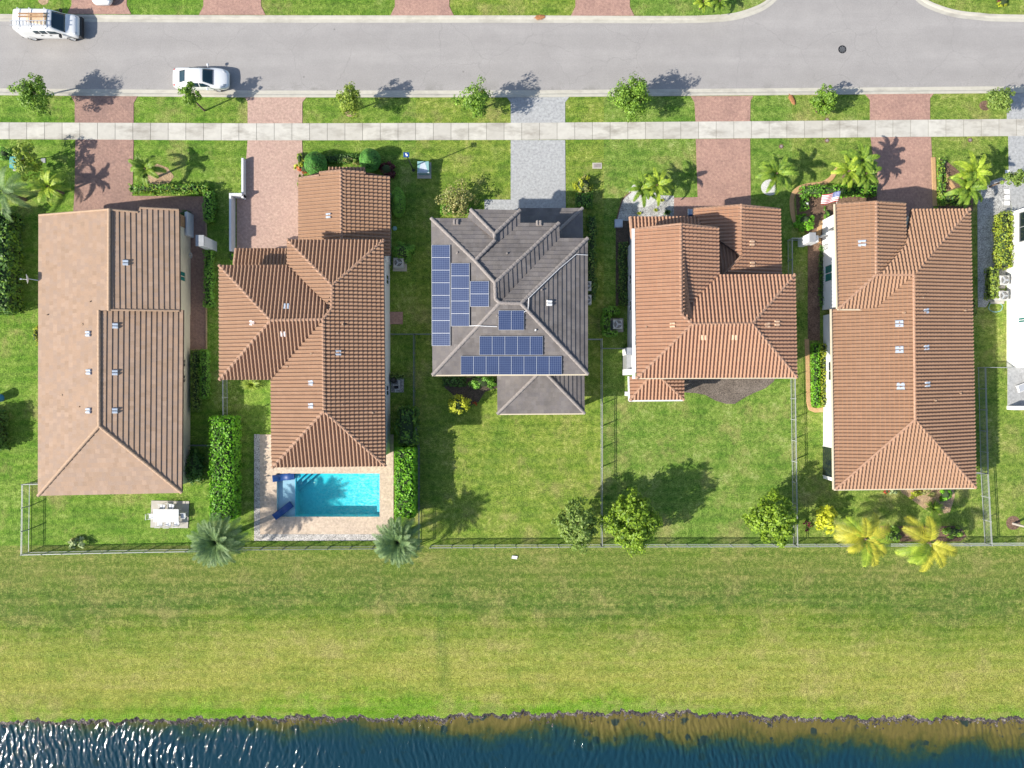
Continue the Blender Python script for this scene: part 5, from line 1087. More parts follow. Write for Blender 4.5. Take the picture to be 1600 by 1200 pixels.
# tan house front garden
palm('palm', 228, 264, 2.1, 1.73, 10, 'palm_green', 'palm leaning left out of a ring of bare soil by the dark paver driveway', lw=.4, trunk=.1, base=(245,277), w=.06)
hedge([(210,292,330,303)], 1.0, 'leaf_box', 'low green hedge along the top of the dark courtyard in front of the tan house', leaf=.14, mat2='leaf_lime', wob=.12)
hedge([(325,303,339,349)], 1.1, 'leaf_box', 'hedge stretch right of the dark courtyard, above the grey gate pillar', leaf=.14, wob=.1)
hedge([(325,392,336,480)], .9, 'leaf_box', 'hedge stretch right of the dark courtyard, below the grey gate pillar', leaf=.14, wob=.1)
shrub('shrub', 287, 336, .7, .6, .9, 'leaf_dark', 'dark shrub tucked against the front corner of the cream wall', n=500)
hedge([(318,548,330,622)], .9, 'leaf_box', 'bright green low hedge in the shaded gap beside the tan house', leaf=.13)
hedge([(303,548,315,642)], .8, 'leaf_olive', 'brownish olive low hedge touching the cream side wall', leaf=.12, mat2='leaf_dark')
shrub('shrub', 303, 728, .95, 1.75, 1.6, 'leaf_dark', 'dark shrub at the lower right corner of the tan house', n=1500, leaf=.15)
hedge([(96,760,160,771),(170,760,186,771)], .5, 'leaf_box', 'low strip of shrubs peeking out under the lower edge of the tan roof', leaf=.12)
shrub('pale_shrub', 118, 852, .95, .7, 1.0, 'leaf_pale', 'pale cream-leaved shrub against the bottom left fence', n=420, leaf=.17, mat2='leaf_mix', core=False)

# pool house garden
shrub('topiary', 491, 254, .95, 1.0, 2.0, 'leaf_top', 'clipped egg-shaped topiary beside the red croton', group='egg-shaped topiaries by the garage', n=3200, leaf=.085, style='egg')
shrub('topiary', 577, 248, .9, .95, 2.0, 'leaf_top', 'clipped egg-shaped topiary next to the dark plum shrub', group='egg-shaped topiaries by the garage', n=3200, leaf=.085, style='egg')
shrub('croton', 476, 260, 1.0, .8, 1.0, 'leaf_red', 'red and green croton at the corner of the pink driveway', n=420, leaf=.17, mat2='leaf_gold', frac2=.3)
shrub('shrub', 468, 247, .35, .7, .6, 'leaf_lime', 'lime green shrub above the red croton', n=400, leaf=.1)
shrub('border_plant', 467, 285, .2, .9, .4, 'leaf_lime', 'narrow lime border plant between pink driveway and garage wall', n=350, leaf=.1)
shrub('plum_shrub', 603, 264, .85, .75, 1.1, 'leaf_plum', 'dark plum-red shrub right of the garage front', n=800, leaf=.14)
shrub('mixed_shrub', 546, 252, 1.1, .5, .7, 'leaf_mix', 'pale mixed shrub between the two topiaries', n=450, leaf=.13, core=False, mat2='leaf_olive')
hedge([(508,243,568,256)], .5, 'leaf_dark', 'low dark ground shrubs behind the topiaries', leaf=.12)
shrub('boxy_shrub', 621, 314, .6, 1.25, 2.5, 'leaf_box', 'clipped boxy shrub against the right side of the garage', n=2000, leaf=.1, style='egg')
shrub('shrub', 628, 391, 1.0, .95, 2.4, 'leaf_box', 'round green shrub just above the air conditioner of the pool house', n=1300, leaf=.12)
shrub('shrub', 362, 401, .35, .75, 1.2, 'leaf_hedge', 'bright green shrub at the left end of the small side roof', n=450, leaf=.13)
shrub('grassy_plant', 392, 601, 1.15, .7, .8, 'leaf_lime', 'spiky light green plant below the left wing of the pool house', n=260, leaf=.07, style='spiky')
hedge([(341,650,377,806)], 1.95, 'leaf_hedge', 'long bright green clipped hedge left of the pool', leaf=.17, dens=70, rnd=.3)
hedge([(625,697,653,800)], 2.7, 'leaf_hedge', 'long bright green clipped hedge right of the pool', leaf=.17, dens=70, rnd=.25)
hedge([(628,636,653,692)], 2.4, 'leaf_dark', 'dark loose bushes at the top end of the hedge right of the pool', leaf=.18, dens=55, wob=.28, mat2='leaf_street', rnd=.5)
hedge([(611,583,634,591)], .8, 'leaf_olive', 'small dark hedge above the pool equipment', leaf=.11)
palm('date_palm', 340, 846, 3.6, 2.65, 60, 'palm_silver', 'silvery date palm left of the pool deck overlapping the rear fence', group='silvery date palms', lw=.5, trunk=.22, w=.028, el=(-.3,1.4), droop=1.0, nl=30, vee=.5)
palm('date_palm', 622, 846, 3.4, 2.45, 60, 'palm_silver', 'silvery date palm right of the pool deck overlapping the rear fence', group='silvery date palms', lw=.48, trunk=.22, w=.028, el=(-.3,1.4), droop=1.0, nl=30, vee=.5)

# grey solar house garden
tree('small_tree', 712, 312, 1.3, 1.7, 1.1, 'leaf_mix', 'loose pale green bush at the top left corner of the solar roof', nclump=60, per=26, leaf=.13, ry=1.5, base=(716,316), shell=.4)
hedge([(690,322,736,336)], .8, 'leaf_box', 'low green planting under the front edge of the solar roof', leaf=.13)
shrub('yellow_bush', 717, 634, 1.0, 1.05, 2.6, 'leaf_yellow', 'round lime-yellow bush below the solar roof', n=1500, leaf=.13)
shrub('shrub', 752, 597, 1.3, .7, 1.0, 'leaf_box', 'green shrub under the lower edge of the solar roof', n=900, leaf=.14)
hedge([(692,590,728,603)], .6, 'leaf_dark', 'dark low planting left of the green shrub under the solar roof', leaf=.13)
shrub('small_red_plant', 741, 632, .3, .25, .3, 'leaf_red', 'tiny red plant beside the lime-yellow bush', n=80, leaf=.1, core=False)
shrub('golden_shrub', 912, 288, .9, .95, 1.3, 'leaf_gold', 'golden and pale shrub at the top right of the grey driveway', n=800, leaf=.14, mat2='leaf_mix', frac2=.45)
hedge([(898,305,924,326)], .9, 'leaf_dark', 'dark green planting below the golden shrub by the grey driveway', leaf=.14, wob=.15, mat2='leaf_box')
hedge([(917,340,930,470)], .8, 'leaf_dark', 'dark planting strip along the right wall of the solar house', leaf=.13, mat2='leaf_olive', wob=.15)

# house 4 garden
palm('palm', 1003, 295, 2.3, 1.86, 11, 'palm_green', 'left of the two palms over the white pebble circle', group='palms over the white pebble circle', lw=.32, trunk=.09, base=(1002,303), w=.07, nl=14)
palm('palm', 1026, 290, 2.5, 1.92, 11, 'palm_lime', 'right of the two palms over the white pebble circle', group='palms over the white pebble circle', lw=.32, trunk=.09, base=(1008,304), w=.07, nl=14)
for x, y, l in ((1035,313,'yellow-green tuft in the grey gravel, nearest the palms'), (1025,328,'small tuft in the grey gravel, middle one'), (999,333,'small tuft in the grey gravel, furthest left')):
    shrub('grass_tuft', x, y, .28, .22, .3, 'leaf_gold', l, cat='plant', group='tufts in the gravel bed', n=50, leaf=.04, style='spiky')
shrub('shrub', 1043, 332, .45, .35, .5, 'leaf_dark', 'dark green plant in the gravel by the front porch roof', n=120, leaf=.05, style='spiky')
hedge([(940,483,966,492),(940,492,951,518),(940,518,962,525)], 1.2, 'leaf_box', 'C-shaped green hedge around an air conditioner', leaf=.13, wob=.12)
hedge([(966,380,980,478)], .45, 'leaf_dark', 'low dark planting along the left wall of the rose-roofed house', leaf=.12, mat2='leaf_olive', wob=.15)
palm('palm', 1213, 272, 2.3, 2.24, 16, 'palm_green', 'palm standing over a white pebble ring right of the pink driveway', lw=.38, trunk=.1, w=.075, nl=15, base=(1204,290))

# house 5 garden
PG = 'cluster of palms by the front bed of the right house'
palm('palm', 1345, 252, 2.6, 2.05, 13, 'palm_green', 'topmost palm of the cluster by the front bed of the long house', group=PG, lw=.38, trunk=.1, w=.075, nl=15, base=(1322,272))
palm('palm', 1325, 268, 2.3, 1.79, 12, 'palm_lime', 'lower left palm of the cluster by the front bed of the long house', group=PG, lw=.36, trunk=.1, w=.075, nl=14, base=(1318,276))
palm('palm', 1352, 272, 2.3, 1.66, 12, 'palm_green', 'lower right palm of the cluster by the front bed of the long house', group=PG, lw=.36, trunk=.1, w=.075, nl=14, base=(1332,280))
shrub('golden_shrub', 1316, 262, .5, .4, .4, 'leaf_gold', 'golden plant at the head of the tan edging', n=260, leaf=.12)
hedge([(1250,293,1366,308),(1248,308,1256,330)], .8, 'leaf_box', 'curved green hedge inside the tan edging by the flag', leaf=.13, wob=.16, mat2='leaf_hedge')
shrub('bright_shrub', 1260, 346, .85, .95, 1.3, 'leaf_hedge', 'bright green shrub just above the white gate pillar', n=900, leaf=.17)
shrub('shrub', 1293, 336, .35, .8, .5, 'leaf_box', 'small green shrub between front path and white wall', n=350)
hedge([(1279,384,1287,480)], .35, 'leaf_dark', 'low dark green strip along the foot of the white wall', leaf=.1, mat2='leaf_box')
hedge([(1266,538,1277,636)], .7, 'leaf_hedge', 'bright green hedge strip beside the white wall, left of its golden twin', leaf=.12)
hedge([(1279,538,1290,635)], .7, 'leaf_gold', 'golden hedge strip touching the white wall', leaf=.12, mat2='leaf_lime')
hedge([(1464,250,1472,318)], .6, 'leaf_box', 'narrow green hedge along the tan strip right of the pink driveway', leaf=.11, mat2='leaf_lime')
palm('palm', 1520, 270, 2.6, 2.05, 15, 'palm_lime', 'upper palm of the pair above the top right roof corner', group='pair of palms above the top right roof corner', lw=.38, trunk=.1, w=.075, nl=15, base=(1508,284))
palm('palm', 1511, 295, 2.3, 1.92, 15, 'palm_green', 'lower palm of the pair above the top right roof corner', group='pair of palms above the top right roof corner', lw=.38, trunk=.1, w=.075, nl=15, base=(1500,305))
hedge([(1466,305,1512,322)], .6, 'leaf_lime', 'lime planting between the palms and the top right roof edge', leaf=.13, wob=.15, mat2='leaf_box')
tree('leaning_tree', 1584, 277, 3.2, 1.35, .7, 'leaf_olive', 'thin tree leaning right over the blue-grey gravel', nclump=36, per=30, leaf=.13, base=(1546,292), ry=.75, shell=.4)
shrub('brown_shrub', 1520, 482, .55, 1.0, .9, 'leaf_olive', 'brownish shrub against the right roof edge of the long house', n=700, mat2='leaf_red', frac2=.15)
hedge([(1551,336,1570,420)], 1.1, 'leaf_lime', 'yellow-green hedge along the far right white wall', leaf=.13, mat2='leaf_gold', wob=.12)
hedge([(1538,420,1550,468)], 1.0, 'leaf_lime', 'yellow-green hedge left of the two air conditioners', leaf=.13, mat2='leaf_olive', wob=.1)

# back gardens
BG = 'round shade trees along the rear fence'
tree('round_tree', 903, 821, 3.3, 1.75, 1.7, 'leaf_olive', 'olive-green round tree left of the fence between the two lawns', group=BG, nclump=150, per=42, leaf=.15, base=(898,806), trunk=.1, clump_r=.2)
tree('round_tree', 990, 815, 3.6, 2.15, 1.9, 'leaf_round', 'largest round tree, bright green, right of the fence between the two lawns', group=BG, nclump=190, per=46, leaf=.17, base=(980,804), trunk=.12, clump_r=.19)
tree('round_tree', 1210, 811, 3.4, 1.95, 1.75, 'leaf_round', 'round green tree overlapping the picket fence at the far corner of the lawn', group=BG, nclump=170, per=46, leaf=.16, base=(1193,800), trunk=.12, clump_r=.2)
tree('yellow_tree', 1290, 810, 1.3, 1.15, .9, 'leaf_yellow', 'loose bright yellow bush right of the picket fence', nclump=30, per=26, leaf=.2, base=(1284,805), clump_r=.3, shell=.3)
az1 = [R(a) for a in (180,158,128,62,28,-12,-38,-72,-98,-150,100)]
palm('coconut_palm', 1352, 842, 3.4, 2.7, 11, 'palm_yellow', 'left of the two yellowing coconut palms over the rear fence', group='yellowing coconut palms', lw=.72, trunk=.1, w=.045, el=(.15,.8), droop=1.4, nl=26, separate=True, azs=az1, mats=['palm_yellow','palm_yellow','palm_lime'], base=(1342,826))
az2 = [R(a) for a in (125,205,-38,-100,78,-60,150,-140,-20,100,230)]
palm('coconut_palm', 1452, 848, 3.6, 2.9, 11, 'palm_yellow', 'right of the two yellowing coconut palms over the rear fence', group='yellowing coconut palms', lw=.72, trunk=.1, w=.045, el=(.15,.8), droop=1.4, nl=26, separate=True, azs=az2, mats=['palm_yellow','palm_lime','palm_yellow'], base=(1440,832))
shrub('shrub', 1399, 837, .9, .9, 1.0, 'leaf_street', 'green shrub between the two coconut palms', n=600, leaf=.14)
shrub('shrub', 1492, 832, .9, .6, .9, 'leaf_street', 'green shrub right of the right coconut palm by the rear fence', n=480, leaf=.14)
shrub('fan_palm', 1461, 795, 1.0, .95, 1.1, 'palm_green', 'small spiky light green palm below the long house', cat='palm', n=220, leaf=.07, style='spiky')
shrub('shrub', 1479, 772, .5, .8, 1.1, 'leaf_hedge', 'bright green shrub at the lower edge of the long roof', n=500, leaf=.13)
shrub('golden_plant', 1430, 772, .8, .45, .7, 'leaf_gold', 'golden plant in the orange-brown bed below the long house', n=240, leaf=.14, core=False)
shrub('brown_plant', 1452, 768, 1.2, .5, .6, 'leaf_mix', 'dry brownish plant in the bed below the long house', n=240, leaf=.14, core=False)
shrub('pale_shrub', 1397, 768, .4, .3, .4, 'leaf_pale', 'pale yellow shrub beside the red flowers below the long house', n=200, leaf=.12)
shrub('red_flowers', 1386, 767, .3, .3, .35, 'leaf_red', 'red flowers at the lower edge of the long roof', cat='flowers', n=140, leaf=.12)
shrub('dry_plant', 1262, 822, .5, .5, .5, 'leaf_plum', 'small dark reddish plant at the foot of the picket fence', n=140, leaf=.1, core=False)
tree('pale_trunk_tree', 1640, 830, 4.5, 1.2, 1.2, 'leaf_street', 'tree with a pale bare trunk leaning out at the right edge', nclump=30, per=26, leaf=.16, base=(1583,818), trunk=.09, bark='pale_bark')
# ================================================================ FENCES
def fence(pts, label, metal='pale_metal', h=1.12, dens=0.115, posts=1.85, group='metal picket fences'):
    """pts = ground photo points"""
    Q = [G(*p) for p in pts]; f = empty('picket_fence', Q[0], label, 'fence', group); o0 = Q[0]
    for i in range(len(Q)-1):
        A, B = Q[i]-o0, Q[i+1]-o0; d = B-A; L = d.length; u = d.normalized(); s = Vector((-u.y,u.x,0))
        rl = MB()
        for z in (0.12, h-0.14, h-0.02): rl.obox((A+B)/2 + Vector((0,0,z-0.02)), u, L, 0.035, 0.035)
        rl.build('rails', M[metal], f)
        pk = MB(); n = int(L/dens)
        for k in range(1, n): q = A + u*(L*k/n); pk.box(q.x-0.009, q.y-0.009, 0.06, q.x+0.009, q.y+0.009, h)
        pk.build('picket_panel', M[metal], f)
        m = max(1, round(L/posts))
        for k in range(m+1):
            if k == 0 and i > 0: continue
            q = A + u*(L*k/m); p = MB(); p.cbox(q.x-.035, q.y-.035, 0, q.x+.035, q.y+.035, h+.05, .02); p.build('post', M[metal], f)
    return f
BY = [(46,862.7),(170,860),(295,858),(378,855),(585,853.3),(676,851.6),(935,850.3),(1240,850),(1539,848.2),(1700,847)]
def by(x): return float(np.interp(x, [p[0] for p in BY], [p[1] for p in BY]))
fence([(98,754),(47.5,754.5),(46,862.7),(170,860),(330,857)], 'picket fence enclosing the tan house lawn, bottom left corner')
fence([(330,857),(378,855),(585,853.3),(648.5,852)], 'rear fence behind the swimming pool deck', 'bronze_metal')
fence([(674,851.6),(938,850.3)], 'rear fence behind the solar house lawn')
fence([(938,850.3),(1240,850)], 'rear fence behind the lawn with two round trees')
fence([(1240,850),(1538,848.2)], 'rear fence behind the two coconut palms')
fence([(1538,848.2),(1700,847)], 'rear fence at the bottom right edge')
fence([(355.5,592),(356,650)], 'short fence run from the left wing of the pool house to the bright hedge')
fence([(303,695),(338,695)], 'short fence run from the cream wall to the long hedge', 'bronze_metal')
fence([(614,523),(648.5,523),(648.5,640),(656,700),(656,852)], 'fence between the pool house and the solar house', 'bronze_metal')
fence([(648.5,523),(677,523)], 'short fence run touching the left eave of the solar house', 'bronze_metal')
fence([(913,531),(938.5,531),(939,700),(939,850.3)], 'long fence between the solar house lawn and the rose-roofed house lawn')
fence([(939,545),(981,545)], 'short fence run to the side wall of the rose-roofed house', 'bronze_metal')
fence([(1250,376),(1230.5,376),(1231,440),(1235,590),(1239,850)], 'long fence between the rose-roofed house and the long house')
fence([(1573,574.5),(1527.5,574.5),(1531.5,738),(1537.5,848.2)], 'long fence between the long house and the white-walled house')
fence([(1531.5,738),(1512,738)], 'short fence run touching the lower right roof corner')

# low garden wall beside the pink driveway
gw = MB(); ww = .14
for (a, b, c, d) in ((381,250,384.5,312),(367,306,384.5,310),(364.5,306,368,395)):
    A, B = G(a, d), G(c, b); gw.cbox(A.x, A.y, 0, B.x, B.y, .95 if b > 300 else .6, .02)
o = gw.build('garden_wall', M['grey_wall']); tag(o, 'stepped low pale wall along the left side of the pink driveway', 'wall')
cw = MB()
A, B = G(322,383), G(324,306); cw.box(A.x, A.y, 0, A.x+.1, B.y, .12); A = G(322,546); cw.box(A.x, A.y, 0, A.x+.1, G(0,480).y, .12); A, B = G(290,547), G(322,545); cw.box(A.x, A.y, 0, B.x, B.y, .12)
tag(cw.build('path_kerb', M['soil']), kind='structure')

# gate pillars
def pillar(px0, py0, px1, py1, h, ext, label, mat, win=True):
    A, B = P(px0, py1, h), P(px1, py0, h); t = empty('gate_pillar', ((A.x+B.x)/2, (A.y+B.y)/2, 0), label, 'pillar'); o0 = t.location
    mb = MB(); mb.box(A.x-o0.x, A.y-o0.y, 0, B.x-o0.x, B.y-o0.y, h-.06); mb.build('shaft', M[mat], t)
    cp_ = MB(); cp_.cbox(A.x-.05-o0.x, A.y-.05-o0.y, h-.06, B.x+.05-o0.x, B.y+.05-o0.y, h+.03, .02); cp_.build('cap', M[ext], t); return t
pillar(306.5,368,318,383.5,2.75,'grey','grey-topped gate pillar at the side of the tan house courtyard','grey_wall')
pillar(1265.5,364,1274,377,2.55,'grey','white gate pillar with grey cap beside the long house path','white_wall')
mb = MB(); A, B = G(1251,384), G(1257.5,374); mb.cbox(A.x, A.y, 0, B.x+.5, B.y, 1.7, .03); tag(mb.build('low_pier', M['white_wall']), 'lower white pier joined to the fence corner, left of the white gate pillar', 'pillar')
A, B = G(1279,372), G(1292,369.5); mb = MB(); mb.box(A.x, A.y, 0, B.x, B.y, 2.4); tag(mb.build('gate_wall', M['white_wall']), 'thin white gate wall joining the long house wall opposite the pillar', 'wall')

# ================================================================ VEHICLES
M['rust'] = mottled('rusty_paint', [(0.4, (0.62,0.5,0.36)), (0.6, (0.5,0.3,0.14))], 1.2, 5, .8, 30, .2)
def car(name, loc, rz, label, cat, stn, Wd, wheels, group=None, paint='car_white', van=False, glass=()):
    """stn: (x, z_sill, z_belt, half_belt, z_top, half_top)"""
    t = empty(name, loc, label, cat, group, rz)
    V = []; F = []; m = None
    for (x, zs, zb, hb, zt, ht) in stn:
        half = [(0, zs), (hb*.86, zs), (hb*.97, zs+.1), (hb, (zs+zb)/2+.05), (hb*.965, zb), (ht, zt-.05 if zt-zb > .12 else zt-.02), (ht*.82, zt), (0, zt+.02)]
        ring = [(x, y, z) for y, z in half] + [(x, -y, z) for y, z in half[-2:0:-1]]
        m = len(ring); V += ring
    for i in range(len(stn)-1):
        for k in range(m): F.append((i*m+k, i*m+(k+1)%m, (i+1)*m+(k+1)%m, (i+1)*m+k))
    F += [tuple(range(m))[::-1], tuple((len(stn)-1)*m+k for k in range(m))]
    o = from_np('body', V, F, M[paint], t, smooth=True)
    bm = bmesh.new(); bm.from_mesh(o.data); bmesh.ops.recalc_face_normals(bm, faces=bm.faces[:]); bmesh.ops.subdivide_edges(bm, edges=[e for e in bm.edges], cuts=1, use_grid_fill=True, smooth=0.35); bm.to_mesh(o.data); bm.free()
    from mathutils.bvhtree import BVHTree
    bm = bmesh.new(); bm.from_mesh(o.data); bmesh.ops.triangulate(bm, faces=bm.faces[:]); tree_ = BVHTree.FromBMesh(bm)
    def patch(nm, quad, axis, n=8, off=.012, mat='car_glass'):
        """quad: 4 (u,v) corners projected on to the body along axis"""
        Vp = []; ok = True
        for i in range(n+1):
            for j in range(n+1):
                a, b = i/n, j/n; q = [(quad[0][c]*(1-a)+quad[1][c]*a)*(1-b)+(quad[3][c]*(1-a)+quad[2][c]*a)*b for c in (0,1)]
                if axis == 'z': org = Vector((q[0], q[1], 5)); dr = Vector((0,0,-1))
                else: org = Vector((q[0], 5*axis, q[1])); dr = Vector((0,-axis,0))
                h_, nr_, _, _ = tree_.ray_cast(org, dr)
                if h_ is None: ok = False; break
                Vp.append(tuple(h_ + nr_*off))
            if not ok: break
        if not ok: return
        w_ = from_np(nm, Vp, np.array([(i*(n+1)+j, (i+1)*(n+1)+j, (i+1)*(n+1)+j+1, i*(n+1)+j+1) for i in range(n) for j in range(n)]), M[mat], t, smooth=True)
        sm = w_.modifiers.new('solid', 'SOLIDIFY'); sm.thickness = .008; sm.offset = 0
    for g_ in glass: patch(*g_)
    for (wx, r) in wheels:
        for sg in (-1, 1):
            w0 = MB(); y0 = sg*(Wd/2-.02); tire = MB()
            def disc(mb, prof, n=20):
                b = len(mb.v)
                for rr, yy in prof:
                    for k in range(n): a = 2*math.pi*k/n; mb.v.append((wx + rr*math.cos(a), y0 - sg*yy, r + rr*math.sin(a)))
                for i in range(len(prof)-1):
                    for k in range(n): mb.f.append((b+i*n+k, b+i*n+(k+1)%n, b+(i+1)*n+(k+1)%n, b+(i+1)*n+k)); mb.mi.append(0)
            disc(tire, [(r*.62,0.0),(r*.9,-.015),(r,.03),(r,.17),(r*.9,.2),(r*.5,.2)]); wh = tire.build('wheel', M['dark'], t, smooth=True)
            disc(w0, [(.03,.01),(r*.2,.0),(r*.5,.03),(r*.62,.0),(r*.64,.03)]); w0.build('rim', M['alu'], wh)
            # dark arch
            ar = MB(); b = len(ar.v); n = 14
            for k in range(n+1):
                a = math.pi*k/n
                for rr in (r*1.05, r*1.2): ar.v.append((wx + rr*math.cos(a), sg*(Wd/2+.012), r + rr*math.sin(a)))
            for k in range(n): ar.f.append((2*k, 2*k+1, 2*k+3, 2*k+2)); ar.mi.append(0)
            # omitted when outside the body line
            if van is False: ar.build('wheel_arch', M['dark'], t)
    bm.free(); return t, patch
# white sedan: front to the east
sed = [(-2.42,.42,.72,.62,.8,.5),(-2.36,.28,.82,.78,.93,.62),(-2.15,.22,.9,.87,1.0,.7),(-1.7,.2,.93,.91,1.05,.72),(-1.15,.2,.95,.92,1.33,.62),(-.75,.2,.95,.92,1.44,.6),(0,.2,.94,.92,1.47,.61),(.35,.2,.93,.92,1.42,.62),(.8,.2,.92,.92,1.2,.66),(1.15,.2,.9,.915,1.0,.72),(1.6,.22,.84,.9,.92,.7),(2.0,.22,.76,.86,.83,.64),(2.3,.28,.66,.74,.72,.52),(2.42,.38,.58,.56,.62,.36)]
sg_ = [('windshield', [(.42,-.55),(1.16,-.66),(1.16,.66),(.42,.55)], 'z', 8), ('rear_window', [(-1.72,-.52),(-1.14,-.5),(-1.14,.5),(-1.72,.52)], 'z', 8),
       ('side_window', [(-1.0,1.0),(.0,.99),(.0,1.34),(-.75,1.34)], -1, 6), ('side_window', [(.08,.99),(.95,.98),(.4,1.28),(.08,1.34)], -1, 6), ('side_window', [(-1.0,1.0),(.0,.99),(.0,1.34),(-.75,1.34)], 1, 6), ('side_window', [(.08,.99),(.95,.98),(.4,1.28),(.08,1.34)], 1, 6)]
def extras(t, patch, z, xf, xr, hw, mir):
    for sg in (-1, 1):
        patch('headlight', [(xf-.42, sg*hw*.6), (xf-.2, sg*hw*.55), (xf-.28, sg*hw*.82), (xf-.5, sg*hw*.86)], 'z', 4, .012, 'alu'); patch('taillight', [(xr+.1, sg*hw*.66), (xr+.26, sg*hw*.7), (xr+.26, sg*hw*.88), (xr+.1, sg*hw*.8)], 'z', 4, .012, 'tail')
        m_ = MB(); m_.cbox(mir[0]-.08, sg*(hw+.17)-.1, mir[1], mir[0]+.06, sg*(hw+.17)+.1, mir[1]+.16, .03); m_.tube([(mir[0], sg*(hw-.12), mir[1]+.04), (mir[0], sg*(hw+.1), mir[1]+.08)], .025, 6); m_.build('side_mirror', M['car_white'] if mir[2] else M['dark'], t)
M['tail'] = plain('tail_lamp', (0.4,0.02,0.02), 0.3)
c = G(319.5, 128); t1, pf = car('sedan', c, R(-0.5), 'white sedan parked along the south kerb beside a small street tree', 'car', sed, 1.82, ((-1.45,.33),(1.4,.33)), glass=sg_)
extras(t1, pf, .9, 2.42, -2.42, .9, (.72,.95,True))
for nm, g4_ in (('boot_seam', [(-1.8,-.66),(-1.775,-.66),(-1.775,.66),(-1.8,.66)]), ('hood_seam', [(1.2,-.66),(1.225,-.66),(1.225,.66),(1.2,.66)])): pf(nm, g4_, 'z', 4, .01, 'dark')
c = G(165, -30); t2, pf = car('sedan', c, R(-90), 'pale car parked nose down on a pink driveway, cut by the top edge', 'car', sed, 1.82, ((-1.45,.33),(1.4,.33)), glass=sg_); extras(t2, pf, .9, 2.42, -2.42, .9, (.72,.95,True))
# white van
van = [(-2.56,.5,1.0,.84,1.75,.78),(-2.52,.36,1.1,.93,1.95,.82),(-2.35,.3,1.15,.97,2.06,.84),(-1.6,.28,1.15,.98,2.1,.85),(-.4,.28,1.15,.98,2.1,.85),(.5,.28,1.14,.98,2.08,.84),(.78,.28,1.13,.98,2.02,.82),(1.2,.28,1.12,.97,1.66,.82),(1.62,.28,1.1,.96,1.27,.84),(1.8,.28,1.06,.96,1.17,.82),(2.2,.3,1.0,.94,1.1,.76),(2.42,.34,.9,.88,.98,.7),(2.52,.42,.76,.76,.82,.6)]
vg = [('windshield', [(.84,-.7),(1.6,-.8),(1.6,.8),(.84,.7)], 'z', 8), ('side_window', [(-.95,1.28),(-.5,1.28),(-.5,1.75),(-.95,1.75)], -1, 5), ('side_window', [(-.4,1.28),(.1,1.28),(.1,1.75),(-.4,1.75)], -1, 5), ('side_window', [(.25,1.26),(1.25,1.22),(.85,1.6),(.25,1.75)], -1, 5),
      ('side_window', [(.25,1.26),(1.25,1.22),(.85,1.6),(.25,1.75)], 1, 5)]
c = G(88, 47.5); t3, pf = car('van', c, R(-0.5), 'white work van with stained roof and roof rack parked at the north kerb', 'van', van, 1.94, ((-1.78,.36),(1.7,.36)), glass=vg)
for sg in (-1, 1):
    pf('headlight', [(2.3, sg*.62), (2.46, sg*.6), (2.4, sg*.78), (2.26, sg*.84)], 'z', 4, .012, 'alu')
    m_ = MB(); m_.cbox(1.12, sg*1.12-.12, 1.15, 1.26, sg*1.12+.12, 1.42, .03); m_.tube([(1.2, sg*.9, 1.2), (1.2, sg*1.08, 1.25)], .03, 6); m_.build('side_mirror', M['dark'], t3)
bp = MB(); bp.cbox(2.36,-.9,.3,2.66,.9,.72,.06); bp.build('front_bumper', M['dark'], t3); bp = MB(); bp.cbox(-2.7,-.86,.34,-2.5,.86,.56,.04); bp.build('rear_bumper', M['dark'], t3)
pf('roof_stain', [(-1.3,-.3),(.45,-.62),(.62,.5),(-1.2,.35)], 'z', 8, .004, 'rust')
for x in (-1.95,-.95,.35):
    rk = MB(); rk.tube([(x,-.86,1.98),(x,-.84,2.24),(x,.84,2.24),(x,.86,1.98)], .035, 6); rk.build('roof_rack_bar', M['white'], t3)
for x in (-.55,.2):
    hd = MB(); hd.cbox(x-.1,-1.0,1.0,x+.08,-.965,1.06,.01); hd.build('door_handle', M['dark'], t3)
# ladder and planks carried on the rack
lc = c + Vector((-.95,-.52,2.29)); ld = empty('ladder', lc, 'pale aluminium ladder lying on the near side of the van roof', 'ladder')
for y in (-.19,.19):
    r_ = MB(); r_.box(-1.55,y-.025,-.01,1.55,y+.025,.06); r_.build('rail', M['alu'], ld)
for k in range(10):
    r_ = MB(); x = -1.4+k*.31; r_.tube([(x,-.17,.03),(x,.17,.03)], .018, 6); r_.build('rung', M['grey'], ld)
for k, (y, l) in enumerate(((.3,'brown timber plank on the van roof nearest the ladder'),(.55,'brown timber plank on the van roof furthest from the ladder'))):
    b_ = MB(); b_.cbox(-1.1,-.07,0,1.1,.07,.04,.008); o = b_.build('timber_plank', M['wood'], None, c + Vector((-.7,y-.25,2.28))); tag(o, l, 'plank')

